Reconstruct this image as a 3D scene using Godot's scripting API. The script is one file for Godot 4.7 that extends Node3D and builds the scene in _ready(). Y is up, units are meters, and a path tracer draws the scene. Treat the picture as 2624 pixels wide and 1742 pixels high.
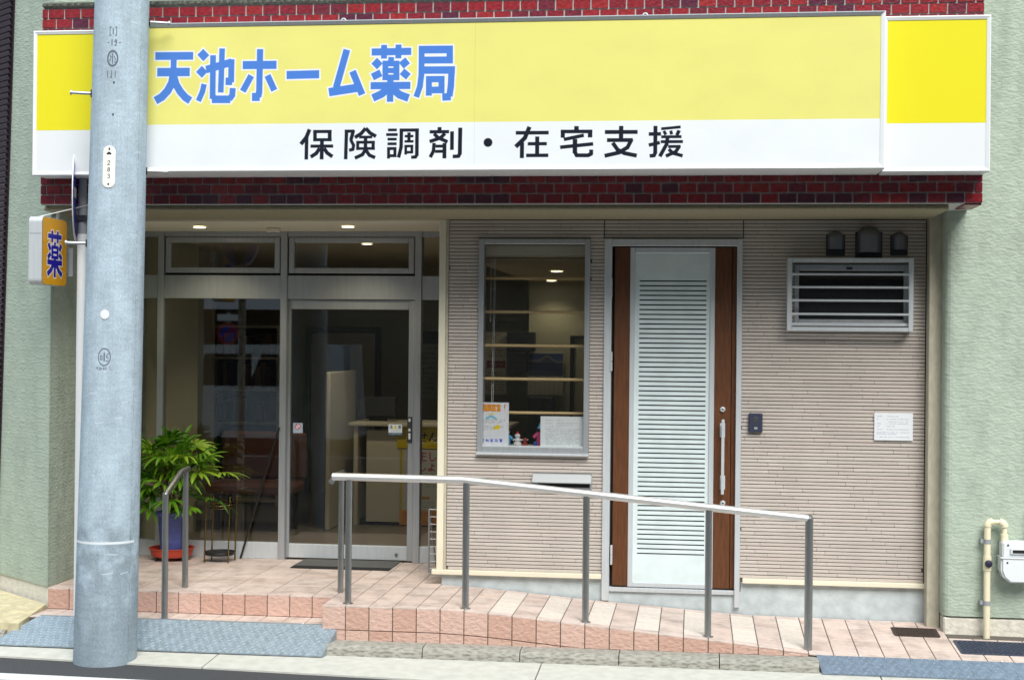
extends Node3D
# A small pharmacy front on a street corner: sign boards over a brick-tiled beam, glazed entrance in a recess,
# a siding wall with a service door, a tiled ramp with a steel handrail and a concrete utility pole in front.
# Siding face is z = 0, the street side is +z, the gutter at the kerb is y = 0.

const CAM := Vector3(0, 1.93, 9.92)
const ANG := Vector3(0.002159, 0.123423, 0.0099643)
const FOC := 3779.7
var cam_basis := Basis.from_euler(ANG)
var M := {}
var where := {}
var taken := {}
var rng := RandomNumberGenerator.new()

# ---------------------------------------------------------------- photo pixel -> point on a known plane
func ray(u: float, v: float) -> Vector3:
	return cam_basis * Vector3((u - 1312.0) / FOC, -(v - 871.0) / FOC, -1.0)
func P(u: float, v: float, z: float) -> Vector3:
	var d := ray(u, v)
	return CAM + d * ((z - CAM.z) / d.z)
func G(u: float, v: float, y: float) -> Vector3:
	var d := ray(u, v)
	return CAM + d * ((y - CAM.y) / d.y)

# ---------------------------------------------------------------- mesh builder
class MB:
	var v := PackedVector3Array()
	var n := PackedVector3Array()
	var t := PackedVector2Array()
	func tri(a: Vector3, b: Vector3, c: Vector3, na: Vector3, nb: Vector3, nc: Vector3, ua := Vector2.ZERO, ub := Vector2.ZERO, uc := Vector2.ZERO) -> void:
		if (b - a).cross(c - a).dot(na + nb + nc) > 0.0:
			v.append_array([a, c, b]); n.append_array([na, nc, nb]); t.append_array([ua, uc, ub])
		else:
			v.append_array([a, b, c]); n.append_array([na, nb, nc]); t.append_array([ua, ub, uc])
	func poly(pts: Array, hint: Vector3, uvs := []) -> void:
		var nn := Vector3.ZERO
		for i in range(1, pts.size() - 1):
			nn += (pts[i] - pts[0]).cross(pts[i + 1] - pts[0])
		nn = nn.normalized()
		if nn.dot(hint) < 0.0:
			nn = -nn
		for i in range(1, pts.size() - 1):
			if uvs.size():
				tri(pts[0], pts[i], pts[i + 1], nn, nn, nn, uvs[0], uvs[i], uvs[i + 1])
			else:
				tri(pts[0], pts[i], pts[i + 1], nn, nn, nn)
	func box(c: Vector3, s: Vector3, ch := 0.0, b := Basis()) -> void:
		var h := s * 0.5
		ch = minf(ch, minf(h.x, minf(h.y, h.z)) * 0.6)
		var pt := func(sg: Vector3, a: int) -> Vector3:
			var p := Vector3(sg.x * (h.x - ch), sg.y * (h.y - ch), sg.z * (h.z - ch))
			p[a] = sg[a] * h[a]
			return c + b * p
		for a in 3:
			var e := (a + 1) % 3
			var f := (a + 2) % 3
			for s1 in [-1.0, 1.0]:
				var q := []
				for k in [[1, 1], [-1, 1], [-1, -1], [1, -1]]:
					var sg := Vector3.ZERO
					sg[a] = s1; sg[e] = k[0]; sg[f] = k[1]
					q.append(pt.call(sg, a))
				var hint := Vector3.ZERO
				hint[a] = s1
				poly(q, b * hint)
				if ch > 0.0:
					for s2 in [-1.0, 1.0]:
						var lo := Vector3.ZERO
						lo[e] = s1; lo[f] = s2; lo[a] = -1
						var hi := lo
						hi[a] = 1
						var hh := Vector3.ZERO
						hh[e] = s1; hh[f] = s2
						poly([pt.call(lo, e), pt.call(hi, e), pt.call(hi, f), pt.call(lo, f)], b * hh)
		if ch > 0.0:
			for x in [-1.0, 1.0]:
				for y in [-1.0, 1.0]:
					for z in [-1.0, 1.0]:
						var sg := Vector3(x, y, z)
						poly([pt.call(sg, 0), pt.call(sg, 1), pt.call(sg, 2)], b * sg)
	func span(a: Vector3, b: Vector3, ch := 0.0) -> void:
		box((a + b) * 0.5, (b - a).abs(), ch)
	func prism(pts: Array, d: Vector3) -> void:   # polygon pushed along d
		var mid := Vector3.ZERO
		for p in pts: mid += p
		mid = mid / pts.size() + d * 0.5
		var far := []
		for p in pts: far.append(p + d)
		poly(pts, -d)
		poly(far, d)
		for i in pts.size():
			var j := (i + 1) % pts.size()
			var q := [pts[i], pts[j], far[j], far[i]]
			poly(q, (pts[i] + far[j]) * 0.5 - mid)
	func ring(c: Vector3, x: Vector3, y: Vector3, r: float, seg: int) -> Array:
		var o := []
		for i in seg:
			var a := TAU * i / seg
			o.append(c + (x * cos(a) + y * sin(a)) * r)
		return o
	func tube(pts: Array, r, seg := 12, caps := true) -> void:   # r: number or one per point
		var dirs := []
		for i in pts.size():
			var d := Vector3.ZERO
			if i > 0: d += (pts[i] - pts[i - 1]).normalized()
			if i < pts.size() - 1: d += (pts[i + 1] - pts[i]).normalized()
			dirs.append(d.normalized())
		var up := Vector3.UP if absf(dirs[0].y) < 0.9 else Vector3.RIGHT
		var rings := []
		var nrm := []
		var x: Vector3 = up.cross(dirs[0]).normalized()
		for i in pts.size():
			var d: Vector3 = dirs[i]
			x = (x - d * x.dot(d)).normalized()
			var y := d.cross(x)
			var rr: float = r[i] if r is Array else r
			rings.append(ring(pts[i], x, y, rr, seg))
			nrm.append(ring(Vector3.ZERO, x, y, 1.0, seg))
		for i in pts.size() - 1:
			for k in seg:
				var j := (k + 1) % seg
				tri(rings[i][k], rings[i][j], rings[i + 1][j], nrm[i][k], nrm[i][j], nrm[i + 1][j])
				tri(rings[i][k], rings[i + 1][j], rings[i + 1][k], nrm[i][k], nrm[i + 1][j], nrm[i + 1][k])
		if caps:
			poly(rings[0], -dirs[0])
			poly(rings[-1], dirs[-1])
	func lathe(c: Vector3, prof: Array, seg := 20, axis := Vector3.UP) -> void:   # prof: [radius, height]
		var x := (Vector3.RIGHT if absf(axis.x) < 0.9 else Vector3.UP)
		x = (x - axis * x.dot(axis)).normalized()
		var y := axis.cross(x)
		for i in prof.size() - 1:
			var a: Vector2 = Vector2(prof[i][0], prof[i][1])
			var b: Vector2 = Vector2(prof[i + 1][0], prof[i + 1][1])
			var e := (b - a).normalized()
			for k in seg:
				var a0 := TAU * k / seg
				var a1 := TAU * (k + 1) / seg
				var d0 := x * cos(a0) + y * sin(a0)
				var d1 := x * cos(a1) + y * sin(a1)
				var n0 := (d0 * e.y - axis * e.x).normalized()
				var n1 := (d1 * e.y - axis * e.x).normalized()
				var p := [c + d0 * a.x + axis * a.y, c + d1 * a.x + axis * a.y, c + d1 * b.x + axis * b.y, c + d0 * b.x + axis * b.y]
				if a.x > 1e-5: tri(p[0], p[1], p[2], n0, n1, n1)
				if b.x > 1e-5: tri(p[0], p[2], p[3], n0, n1, n0)
	func mesh() -> ArrayMesh:
		var a := []
		a.resize(Mesh.ARRAY_MAX)
		a[Mesh.ARRAY_VERTEX] = v; a[Mesh.ARRAY_NORMAL] = n; a[Mesh.ARRAY_TEX_UV] = t
		var m := ArrayMesh.new()
		m.add_surface_from_arrays(Mesh.PRIMITIVE_TRIANGLES, a)
		return m

# ---------------------------------------------------------------- objects
func numbered(called: String) -> String:
	var k: int = taken.get(called, 0)
	taken[called] = k + 1
	return called if k == 0 else "%s_%03d" % [called, k]
func obj(called: String, mesh: Mesh, m: Material, parent: Node3D = null, at := Vector3.ZERO) -> MeshInstance3D:
	var o := MeshInstance3D.new()
	o.name = numbered(called) if parent == null else called
	o.mesh = mesh
	o.material_override = m
	if parent == null:
		add_child(o)
		o.position = at
	else:
		parent.add_child(o, true)
		o.position = at - where[parent]
	where[o] = at
	return o
func mk(called: String, mb: MB, m: Material, parent: Node3D = null) -> MeshInstance3D:
	return obj(called, mb.mesh(), m, parent)
func bx(called: String, a: Vector3, b: Vector3, m: Material, parent: Node3D = null, ch := 0.0) -> MeshInstance3D:
	var mid := (a + b) * 0.5
	var mb := MB.new()
	mb.box(Vector3.ZERO, (b - a).abs(), ch)
	return obj(called, mb.mesh(), m, parent, mid)
func thing(called: String, label: String, category: String, at := Vector3.ZERO, group := "") -> Node3D:
	var o := Node3D.new()
	o.name = numbered(called)
	add_child(o)
	o.position = at
	where[o] = at
	return tag(o, label, category, group)
func tag(o: Node3D, label: String, category: String, group := "") -> Node3D:
	o.set_meta("label", label)
	o.set_meta("category", category)
	if group: o.set_meta("group", group)
	return o
func struct(called: String, mb: MB, m: Material) -> MeshInstance3D:
	var o := mk(called, mb, m)
	o.set_meta("kind", "structure")
	return o
func stuff(o: Node3D) -> Node3D:
	o.set_meta("kind", "stuff")
	return o

# ---------------------------------------------------------------- materials
func noise_tex(sd: int, freq: float, lo: float, hi: float, oct := 4, kind := FastNoiseLite.TYPE_SIMPLEX_SMOOTH, size := 512, mid := -1.0) -> NoiseTexture2D:
	var f := FastNoiseLite.new()
	f.seed = sd; f.noise_type = kind; f.frequency = freq; f.fractal_octaves = oct
	var x := NoiseTexture2D.new()
	x.width = size; x.height = size; x.seamless = true; x.noise = f
	var g := Gradient.new()
	g.set_color(0, Color(lo, lo, lo)); g.set_color(1, Color(hi, hi, hi))
	if mid >= 0.0: g.add_point(0.5, Color(mid, mid, mid))
	x.color_ramp = g
	return x
func mat(called: String, c: Color, rough := 0.8, metal := 0.0) -> StandardMaterial3D:
	var m := StandardMaterial3D.new()
	m.resource_name = called
	m.albedo_color = c
	m.roughness = rough
	m.metallic = metal
	M[called] = m
	return m
func grain(m: StandardMaterial3D, tex: Texture2D, scale: Vector3, bump: Texture2D = null, depth := 0.0) -> StandardMaterial3D:
	m.uv1_triplanar = true
	m.uv1_world_triplanar = true
	m.uv1_scale = scale
	if tex: m.albedo_texture = tex
	if bump:
		m.heightmap_enabled = true
		m.heightmap_texture = bump
		m.heightmap_scale = depth
	return m
func weather(m: StandardMaterial3D, tex: Texture2D, scale: Vector3) -> void:   # stains and dirt over the surface, on a coarser scale
	m.detail_enabled = true
	m.detail_blend_mode = BaseMaterial3D.BLEND_MODE_MUL
	m.detail_uv_layer = BaseMaterial3D.DETAIL_UV_2
	m.detail_albedo = tex
	m.uv2_triplanar = true
	m.uv2_world_triplanar = true
	m.uv2_scale = scale
func rgb(r: int, g: int, b: int) -> Color:
	return Color8(r, g, b)
func again(m: StandardMaterial3D, c: Color) -> StandardMaterial3D:
	var x: StandardMaterial3D = m.duplicate()
	x.albedo_color = c
	return x
func image_mat(called: String, im: Image, rough := 0.5) -> StandardMaterial3D:
	var m := mat(called, Color.WHITE, rough)
	m.albedo_texture = ImageTexture.create_from_image(im)
	m.texture_repeat = false
	return m

# ---------------------------------------------------------------- printing: strokes drawn into an image
class Print:
	var w: int
	var h: int
	var px: PackedByteArray
	func _init(w_: int, h_: int, c: Color) -> void:
		w = w_; h = h_
		px.resize(w * h * 3)
		rect(0, 0, w, h, c)
	func dot(x: int, y: int, c: Color, a: float) -> void:
		if x < 0 or y < 0 or x >= w or y >= h or a <= 0.0: return
		var i := (y * w + x) * 3
		px[i] = int(lerpf(px[i], c.r8, a)); px[i + 1] = int(lerpf(px[i + 1], c.g8, a)); px[i + 2] = int(lerpf(px[i + 2], c.b8, a))
	func rect(x0: float, y0: float, x1: float, y1: float, c: Color) -> void:
		for y in range(maxi(0, int(y0)), mini(h, int(y1))):
			for x in range(maxi(0, int(x0)), mini(w, int(x1))):
				var i := (y * w + x) * 3
				px[i] = c.r8; px[i + 1] = c.g8; px[i + 2] = c.b8
	func disc(cx: float, cy: float, r: float, c: Color, r2 := -1.0) -> void:
		for y in range(int(cy - r - 2), int(cy + r + 3)):
			for x in range(int(cx - r - 2), int(cx + r + 3)):
				var d := Vector2(x + 0.5 - cx, y + 0.5 - cy).length()
				var a := clampf(r - d + 0.5, 0, 1)
				if r2 > 0.0: a = minf(a, clampf(d - r2 + 0.5, 0, 1))
				dot(x, y, c, a)
	# strokes: [width, x0, y0, x1, y1, ...]; each drawn with square ends; 'more' widens it (for an outline)
	func strokes(list: Array, f: Callable, ws: float, c: Color, more := 0.0) -> void:
		for s in list:
			var r: float = s[0] * ws * 0.5 + more
			var p := []
			for i in range(1, s.size(), 2):
				p.append(f.call(s[i], s[i + 1]))
			if p.size() == 1:
				disc(p[0].x, p[0].y, r, c)
			for i in p.size() - 1:
				var a: Vector2 = p[i]
				var b: Vector2 = p[i + 1]
				var L := (b - a).length()
				var e := (b - a) / maxf(L, 0.001)
				var e0 := more if i == 0 else r
				var e1 := more if i == p.size() - 2 else r
				for y in range(int(minf(a.y, b.y) - r - 2), int(maxf(a.y, b.y) + r + 3)):
					for x in range(int(minf(a.x, b.x) - r - 2), int(maxf(a.x, b.x) + r + 3)):
						var q := Vector2(x + 0.5, y + 0.5) - a
						var al := q.dot(e)
						var d := absf(q.cross(e)) - r
						if i > 0 and al < 0.0: d = maxf(d, q.length() - r)
						else: d = maxf(d, -al - e0)
						if i < p.size() - 2 and al > L: d = maxf(d, (q - e * L).length() - r)
						else: d = maxf(d, al - L - e1)
						dot(x, y, c, clampf(0.5 - d, 0, 1))
	func lines(x0: float, y0: float, x1: float, th: float, c: Color, sd: int) -> void:   # a line of print too small to read
		var g := RandomNumberGenerator.new()
		g.seed = sd
		var x := x0
		while x < x1 - th:
			if g.randf() < 0.86:
				for k in 4:
					var a := Vector2(x + g.randf() * th * 0.8, y0 + g.randf() * th)
					var hor := g.randf() < 0.55
					rect(a.x, a.y, minf(x1, a.x + (th * 0.6 if hor else 1.4)), a.y + (1.4 if hor else th * 0.6), c)
			x += th * 1.08
	func image() -> Image:
		return Image.create_from_data(w, h, false, Image.FORMAT_RGB8, px)

# ---------------------------------------------------------------- lettering, as strokes [width, x, y, x, y ...]
const TITLE_A := [
	[108, 148, 240, 682, 236], [118, 175, 467, 633, 463], [85, 410, 240, 400, 560], [112, 402, 520, 380, 620, 320, 730, 240, 815, 150, 868], [105, 405, 520, 440, 640, 500, 740, 570, 820, 640, 868],
	[118, 782, 180, 866, 270], [118, 762, 420, 845, 503], [78, 836, 634, 812, 740, 754, 872], [82, 962, 228, 955, 840], [106, 945, 848, 1205, 848], [80, 955, 790, 985, 845], [85, 1190, 850, 1232, 790, 1240, 690],
	[80, 1090, 132, 1070, 752], [105, 865, 430, 1225, 325], [85, 1222, 285, 1215, 610], [105, 1230, 595, 1138, 595],
	[112, 1380, 367, 1855, 363], [88, 1625, 142, 1612, 760], [92, 1612, 740, 1595, 815], [112, 1620, 815, 1510, 815], [90, 1500, 515, 1380, 735], [90, 1728, 512, 1825, 722],
	[112, 1998, 507, 2457, 495]]
const TITLE_B := [
	[95, 595, 205, 445, 740], [115, 342, 803, 745, 740], [95, 675, 508, 810, 837],
	[98, 945, 238, 1502, 228], [82, 1120, 138, 1118, 330], [82, 1324, 133, 1320, 327], [80, 1222, 308, 1215, 375],
	[80, 1138, 362, 1138, 632], [82, 1293, 362, 1293, 632], [78, 1098, 400, 1335, 400], [72, 1098, 498, 1335, 497], [78, 1098, 595, 1335, 594],
	[112, 980, 360, 1060, 440], [100, 1075, 530, 955, 590], [105, 1452, 355, 1362, 430], [100, 1372, 510, 1462, 585],
	[98, 930, 712, 1490, 707], [88, 1208, 630, 1203, 938], [105, 1175, 755, 1080, 830, 960, 885], [105, 1235, 755, 1340, 840, 1465, 885],
	[105, 1612, 205, 2088, 200], [95, 1612, 352, 2088, 348], [88, 2045, 150, 2045, 398], [80, 1650, 155, 1645, 560, 1625, 720, 1573, 870], [102, 1645, 492, 2118, 490],
	[88, 2075, 440, 2060, 720, 2040, 860], [100, 2060, 865, 1940, 872], [82, 1752, 577, 1750, 852], [84, 1930, 577, 1928, 815], [86, 1712, 620, 1970, 618], [92, 1790, 772, 1970, 770]]
const LINE_C := [
	[68, 355, 145, 300, 280, 205, 400], [62, 305, 290, 298, 665], [54, 418, 182, 738, 180], [52, 418, 324, 738, 322], [62, 449, 155, 449, 348], [66, 705, 153, 703, 348],
	[54, 372, 435, 763, 433], [66, 570, 330, 564, 662], [64, 530, 470, 470, 560, 375, 620], [64, 605, 470, 660, 550, 750, 615],
	[60, 995, 150, 980, 660], [54, 965, 176, 1130, 174], [62, 1115, 160, 1070, 330], [55, 1068, 325, 1118, 420, 1105, 490, 1040, 505], [62, 1325, 125, 1250, 215, 1140, 285], [62, 1330, 125, 1400, 205, 1505, 265],
	[46, 1215, 278, 1440, 276], [62, 1325, 280, 1322, 500], [48, 1165, 368, 1485, 366], [46, 1165, 476, 1485, 474], [52, 1190, 345, 1188, 500], [56, 1457, 345, 1455, 498], [60, 1325, 490, 1270, 580, 1140, 640], [60, 1330, 500, 1390, 590, 1490, 632],
	[46, 1715, 154, 1865, 153], [48, 1682, 235, 1880, 234], [46, 1706, 314, 1863, 313], [46, 1706, 394, 1862, 393], [50, 1700, 476, 1860, 475], [50, 1745, 600, 1860, 598], [50, 1724, 452, 1722, 648], [52, 1834, 452, 1832, 625],
	[60, 1945, 132, 1940, 450, 1895, 630], [54, 1916, 157, 2246, 155], [62, 2216, 130, 2212, 600], [55, 2212, 580, 2190, 622, 2115, 625], [56, 2078, 198, 2075, 370], [42, 2003, 262, 2152, 260], [42, 2000, 353, 2155, 351],
	[44, 1998, 434, 2150, 432], [44, 2040, 540, 2145, 538], [46, 2021, 412, 2020, 580], [46, 2127, 412, 2126, 560]]
const LINE_D := [
	[68, 312, 105, 310, 165], [56, 142, 187, 475, 184], [60, 215, 220, 290, 290, 450, 360], [60, 405, 215, 330, 290, 140, 355], [60, 218, 380, 205, 520, 150, 625], [66, 398, 380, 395, 645], [52, 245, 435, 380, 433], [52, 235, 525, 380, 523],
	[64, 528, 178, 525, 498], [68, 670, 115, 662, 580], [60, 662, 560, 640, 608, 540, 612], [150, 1150, 370],
	[60, 1632, 204, 2200, 200], [72, 1868, 100, 1790, 290, 1630, 445], [68, 1740, 370, 1736, 640], [68, 2003, 268, 2000, 600], [56, 1840, 393, 2168, 391], [58, 1812, 594, 2193, 592]]
const LINE_E := [
	[76, 388, 122, 386, 200], [60, 115, 215, 662, 213], [70, 152, 190, 150, 322], [74, 624, 186, 623, 316], [58, 170, 352, 515, 280], [60, 105, 487, 675, 428], [76, 362, 345, 360, 590], [64, 360, 570, 390, 626, 600, 626], [66, 590, 626, 640, 600, 642, 528],
	[72, 1162, 118, 1158, 350], [66, 880, 224, 1445, 222], [64, 916, 364, 1360, 362], [66, 1345, 345, 1270, 490, 1120, 580, 875, 635], [66, 1015, 410, 1100, 530, 1220, 590, 1430, 632],
	[66, 1755, 118, 1750, 600], [60, 1750, 580, 1730, 630, 1655, 636], [60, 1640, 258, 1850, 256], [58, 1640, 450, 1830, 405], [46, 1855, 168, 2190, 135], [50, 1900, 205, 1935, 270], [50, 2020, 200, 2035, 265], [58, 2165, 195, 2125, 280],
	[48, 1855, 306, 2205, 304], [50, 1848, 391, 2230, 389], [62, 1965, 310, 1950, 430, 1830, 645], [48, 1975, 475, 2190, 472], [58, 2170, 465, 2110, 560, 1935, 640], [56, 1985, 520, 2060, 590, 2225, 635]]
const YAKU := [   # the medicine character on the projecting sign, on a 100 x 100 field
	[11, 12, 20, 88, 20], [10, 35, 9, 35, 32], [10, 66, 9, 66, 32], [9, 52, 31, 49, 38], [10, 36, 38, 36, 64], [10, 66, 38, 66, 64], [8, 32, 41, 70, 41], [7, 34, 51, 68, 51], [8, 32, 61, 70, 61],
	[11, 14, 35, 26, 47], [11, 27, 54, 11, 63], [11, 87, 35, 76, 47], [11, 75, 54, 90, 63], [12, 9, 71, 92, 71], [11, 51, 62, 51, 100], [12, 44, 73, 30, 86, 10, 95], [12, 58, 73, 72, 86, 92, 95]]
const SMALL := {   # print that is a few pixels high in the photograph, on a 10 x 10 field
	"bou": [[1.6, 1, 0, 1, 10], [1.4, 1, 1, 3.6, 1, 2.4, 4, 3.6, 6, 1.5, 7], [1.4, 4.4, 2.6, 10, 2.6], [1.4, 7, 0, 7, 3], [1.4, 6.6, 3, 6, 7, 4.2, 10], [1.4, 6.2, 5.6, 9.2, 5.6, 8.7, 9.6, 7.2, 9.2]],
	"han": [[1.4, 3.6, 0, 0.6, 3.4], [1.5, 1, 0.6, 3, 4.4, 2, 9.8, 0.6, 9.2], [1.4, 3, 5, 0.4, 8], [1.5, 5.4, 1, 9, 1, 9, 5.6, 7.2, 5.4], [1.5, 5.4, 1, 5.4, 9, 9.6, 9, 9.8, 7]],
	"sen": [[1.5, 5, 0, 5, 1.6], [1.5, 0.6, 3.2, 0.6, 1.8, 9.4, 1.8, 9.4, 3.2], [1.3, 2, 3.8, 8, 3.8], [1.4, 2.6, 5.2, 7.4, 5.2, 7.4, 8, 2.6, 8, 2.6, 5.2], [1, 2.6, 6.6, 7.4, 6.6], [1.5, 0.4, 9.5, 9.6, 9.5]],
	"gen": [[1.5, 4.4, 0, 5.6, 1], [1.5, 0.5, 2.2, 9.5, 2.2], [1.3, 2.2, 4, 7.8, 4], [1.3, 2.2, 5.6, 7.8, 5.6], [1.5, 2.4, 7.2, 7.6, 7.2, 7.6, 9.6, 2.4, 9.6, 2.4, 7.2]],
	"bang": [[1.3, 5, 0, 4.6, 6.6], [1.4, 4.2, 9, 4.6, 9.6]],
	"a": [[1.4, 1, 1, 1, 9], [1.3, 1, 1, 4, 1, 4, 9, 1, 9], [1.2, 1, 5, 4, 5], [1.3, 5.5, 1, 9.5, 1, 9, 4], [1.3, 7, 1, 5.5, 4.5], [1.3, 6, 6, 9, 6, 9, 9.5, 6, 9.5, 6, 6]],
	"b": [[1.3, 0.5, 3.5, 5, 3.5], [1.4, 2.8, 0.6, 2.8, 10], [1.2, 2.6, 4, 0.5, 7.5], [1.2, 3, 4, 5, 7], [1.4, 6, 3, 9.5, 3, 9.5, 8.5, 6, 8.5, 6, 3]],
	"c": [[1.2, 0.5, 1.5, 9.5, 1.5], [1.2, 2.5, 0, 2.5, 3], [1.2, 7, 0, 7, 4], [1.2, 1, 4, 5, 4], [1.2, 0.5, 5.6, 9.5, 5.6], [1.2, 2, 7, 8, 7], [1.2, 2, 8, 8, 8, 8, 10, 2, 10, 2, 8]],
	"d": [[1.2, 5, 0, 5, 1.5], [1.2, 0.5, 3, 0.5, 1.6, 9.5, 1.6, 9.5, 3], [1.2, 3, 3, 1, 6.5], [1.2, 6, 3, 9, 6.5], [1.2, 2.5, 6.3, 7.5, 6.3], [1.2, 0.8, 7.6, 9.2, 7.6], [1.3, 5, 7.6, 5, 10], [1.2, 2.5, 8.4, 1, 10], [1.2, 7.5, 8.4, 9, 10]],
	"e": [[1.2, 0.5, 0.6, 9.5, 0.6, 9.5, 2.6, 0.5, 2.6, 0.5, 0.6], [1.2, 2, 4, 8, 4], [1.2, 0.5, 5.4, 9.5, 5.4], [1.2, 8.6, 3.2, 1, 8], [1.2, 3.4, 6.8, 8, 6.8, 8, 10, 3.4, 10, 3.4, 6.8], [1, 3.4, 8.4, 8, 8.4]],
	"chu": [[1.3, 1.4, 0.6, 2.6, 2], [1.3, 0.6, 3.6, 2, 5], [1.3, 2.6, 6.6, 0.8, 10], [1.3, 6, 0, 7, 1.4], [1.3, 3.6, 2.6, 9.6, 2.6], [1.3, 4, 5.8, 9.2, 5.8], [1.3, 6.6, 2.6, 6.6, 9.4], [1.3, 3.2, 9.4, 10, 9.4]],
	"i": [[1.2, 5, 0, 5, 1.2], [1.2, 1.2, 1.6, 8.8, 1.6], [1.2, 0.5, 3.4, 9.5, 3.4], [1.2, 2.4, 4.6, 7.6, 4.6, 7.6, 6.8, 2.4, 6.8, 2.4, 4.6], [1.2, 1.6, 8, 0.6, 9.8], [1.2, 3.6, 8, 4, 9.8, 7, 9.8], [1.2, 8, 8, 9.4, 9.6]],
	"se": [[1.3, 0.4, 3.6, 9.8, 3], [1.3, 7.2, 0.6, 7, 6, 5.8, 6], [1.3, 2.8, 1, 2.8, 8, 4, 9.4, 9, 9.4]],
	"n": [[1.3, 5.4, 0.4, 1, 9.6], [1.3, 2.6, 6, 4.4, 4.8, 5.6, 8.6, 7.4, 9.2, 9.6, 6]],
	"o": [[1.3, 0.6, 2.6, 6, 2.6], [1.3, 3.2, 0.2, 3, 8.4, 1, 8.6, 1.2, 6.4, 5.6, 5, 8.8, 6.2, 8.4, 9, 6, 9.4], [1.3, 7.4, 1, 9.4, 2.8]],
	"tada": [[1.3, 0.6, 1, 9.4, 1], [1.3, 5, 1, 5, 9], [1.3, 5, 4.8, 8.6, 4.8], [1.3, 2, 4.4, 2, 9], [1.3, 0.2, 9.2, 9.8, 9.2]],
	"shi": [[1.4, 2.4, 0.4, 2.4, 7.4, 4, 9.4, 7, 8.6, 9.4, 6]],
	"ku": [[1.4, 7, 0.4, 2, 5, 7.4, 9.8]],
	"ma": [[1.3, 1, 2, 9, 2], [1.3, 1.2, 4.4, 8.8, 4.4], [1.3, 5.2, 0.2, 5.2, 8.4, 3, 9.4, 1.4, 8, 3, 6.8, 6, 7.4, 9, 9.4]],
	"yo": [[1.3, 5.6, 0.6, 5.6, 8, 3.4, 9.2, 1.6, 7.8, 3.6, 6.6, 9, 9], [1.3, 5.8, 3, 9.2, 3]],
	"u": [[1.3, 3, 0.4, 7, 1.4], [1.3, 1, 4, 5, 2.8, 8.2, 4, 7.4, 8, 4, 10]]}
func kanji(p: Print, key: String, x: float, y: float, s: float, c: Color, fat := 1.0, more := 0.0, sx := 1.0) -> void:
	p.strokes(SMALL[key], func(a, b): return Vector2(x + a * s * sx / 10.0, y + b * s / 10.0), s / 10.0 * fat, c, more)

# ---------------------------------------------------------------- scene
func _ready() -> void:
	rng.seed = 11
	camera_and_light()
	materials()
	ground()
	paving()
	building()
	glazed_entrance()
	siding()
	service_door()
	display_window()
	louvre_window()
	interior()
	street_behind()
	sign_boards()
	utility_pole()
	street_signs()
	handrails()
	plants()
	fittings()
	notices()

func camera_and_light() -> void:
	var c := Camera3D.new()
	c.name = "camera"
	add_child(c)
	c.position = CAM
	c.rotation = ANG
	c.fov = rad_to_deg(2.0 * atan(871.0 / FOC))
	c.near = 0.05
	c.far = 400.0
	c.current = true
	var sky := ProceduralSkyMaterial.new()
	sky.sky_top_color = Color(0.86, 0.94, 1.0)
	sky.sky_horizon_color = Color(0.58, 0.64, 0.70)
	sky.sky_curve = 0.25
	sky.sky_energy_multiplier = 0.78
	sky.ground_bottom_color = Color(0.30, 0.30, 0.30)
	sky.ground_horizon_color = Color(0.45, 0.45, 0.45)
	sky.sun_angle_max = 1.0
	var s := Sky.new()
	s.sky_material = sky
	var e := Environment.new()
	e.background_mode = Environment.BG_SKY
	e.sky = s
	e.tonemap_mode = Environment.TONE_MAPPER_LINEAR
	e.tonemap_exposure = 2.6
	e.sdfgi_enabled = true
	e.ssao_enabled = true
	e.ssil_enabled = true
	var w := WorldEnvironment.new()
	w.name = "world"
	w.environment = e
	add_child(w)
	var l := DirectionalLight3D.new()
	l.name = "sun"
	l.light_energy = 0.5
	l.light_color = Color(1.0, 0.99, 0.97)
	l.light_angular_distance = 34.0
	l.shadow_enabled = true
	add_child(l)
	l.look_at_from_position(Vector3(2.4, 7, 6.2), Vector3.ZERO)

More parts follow.
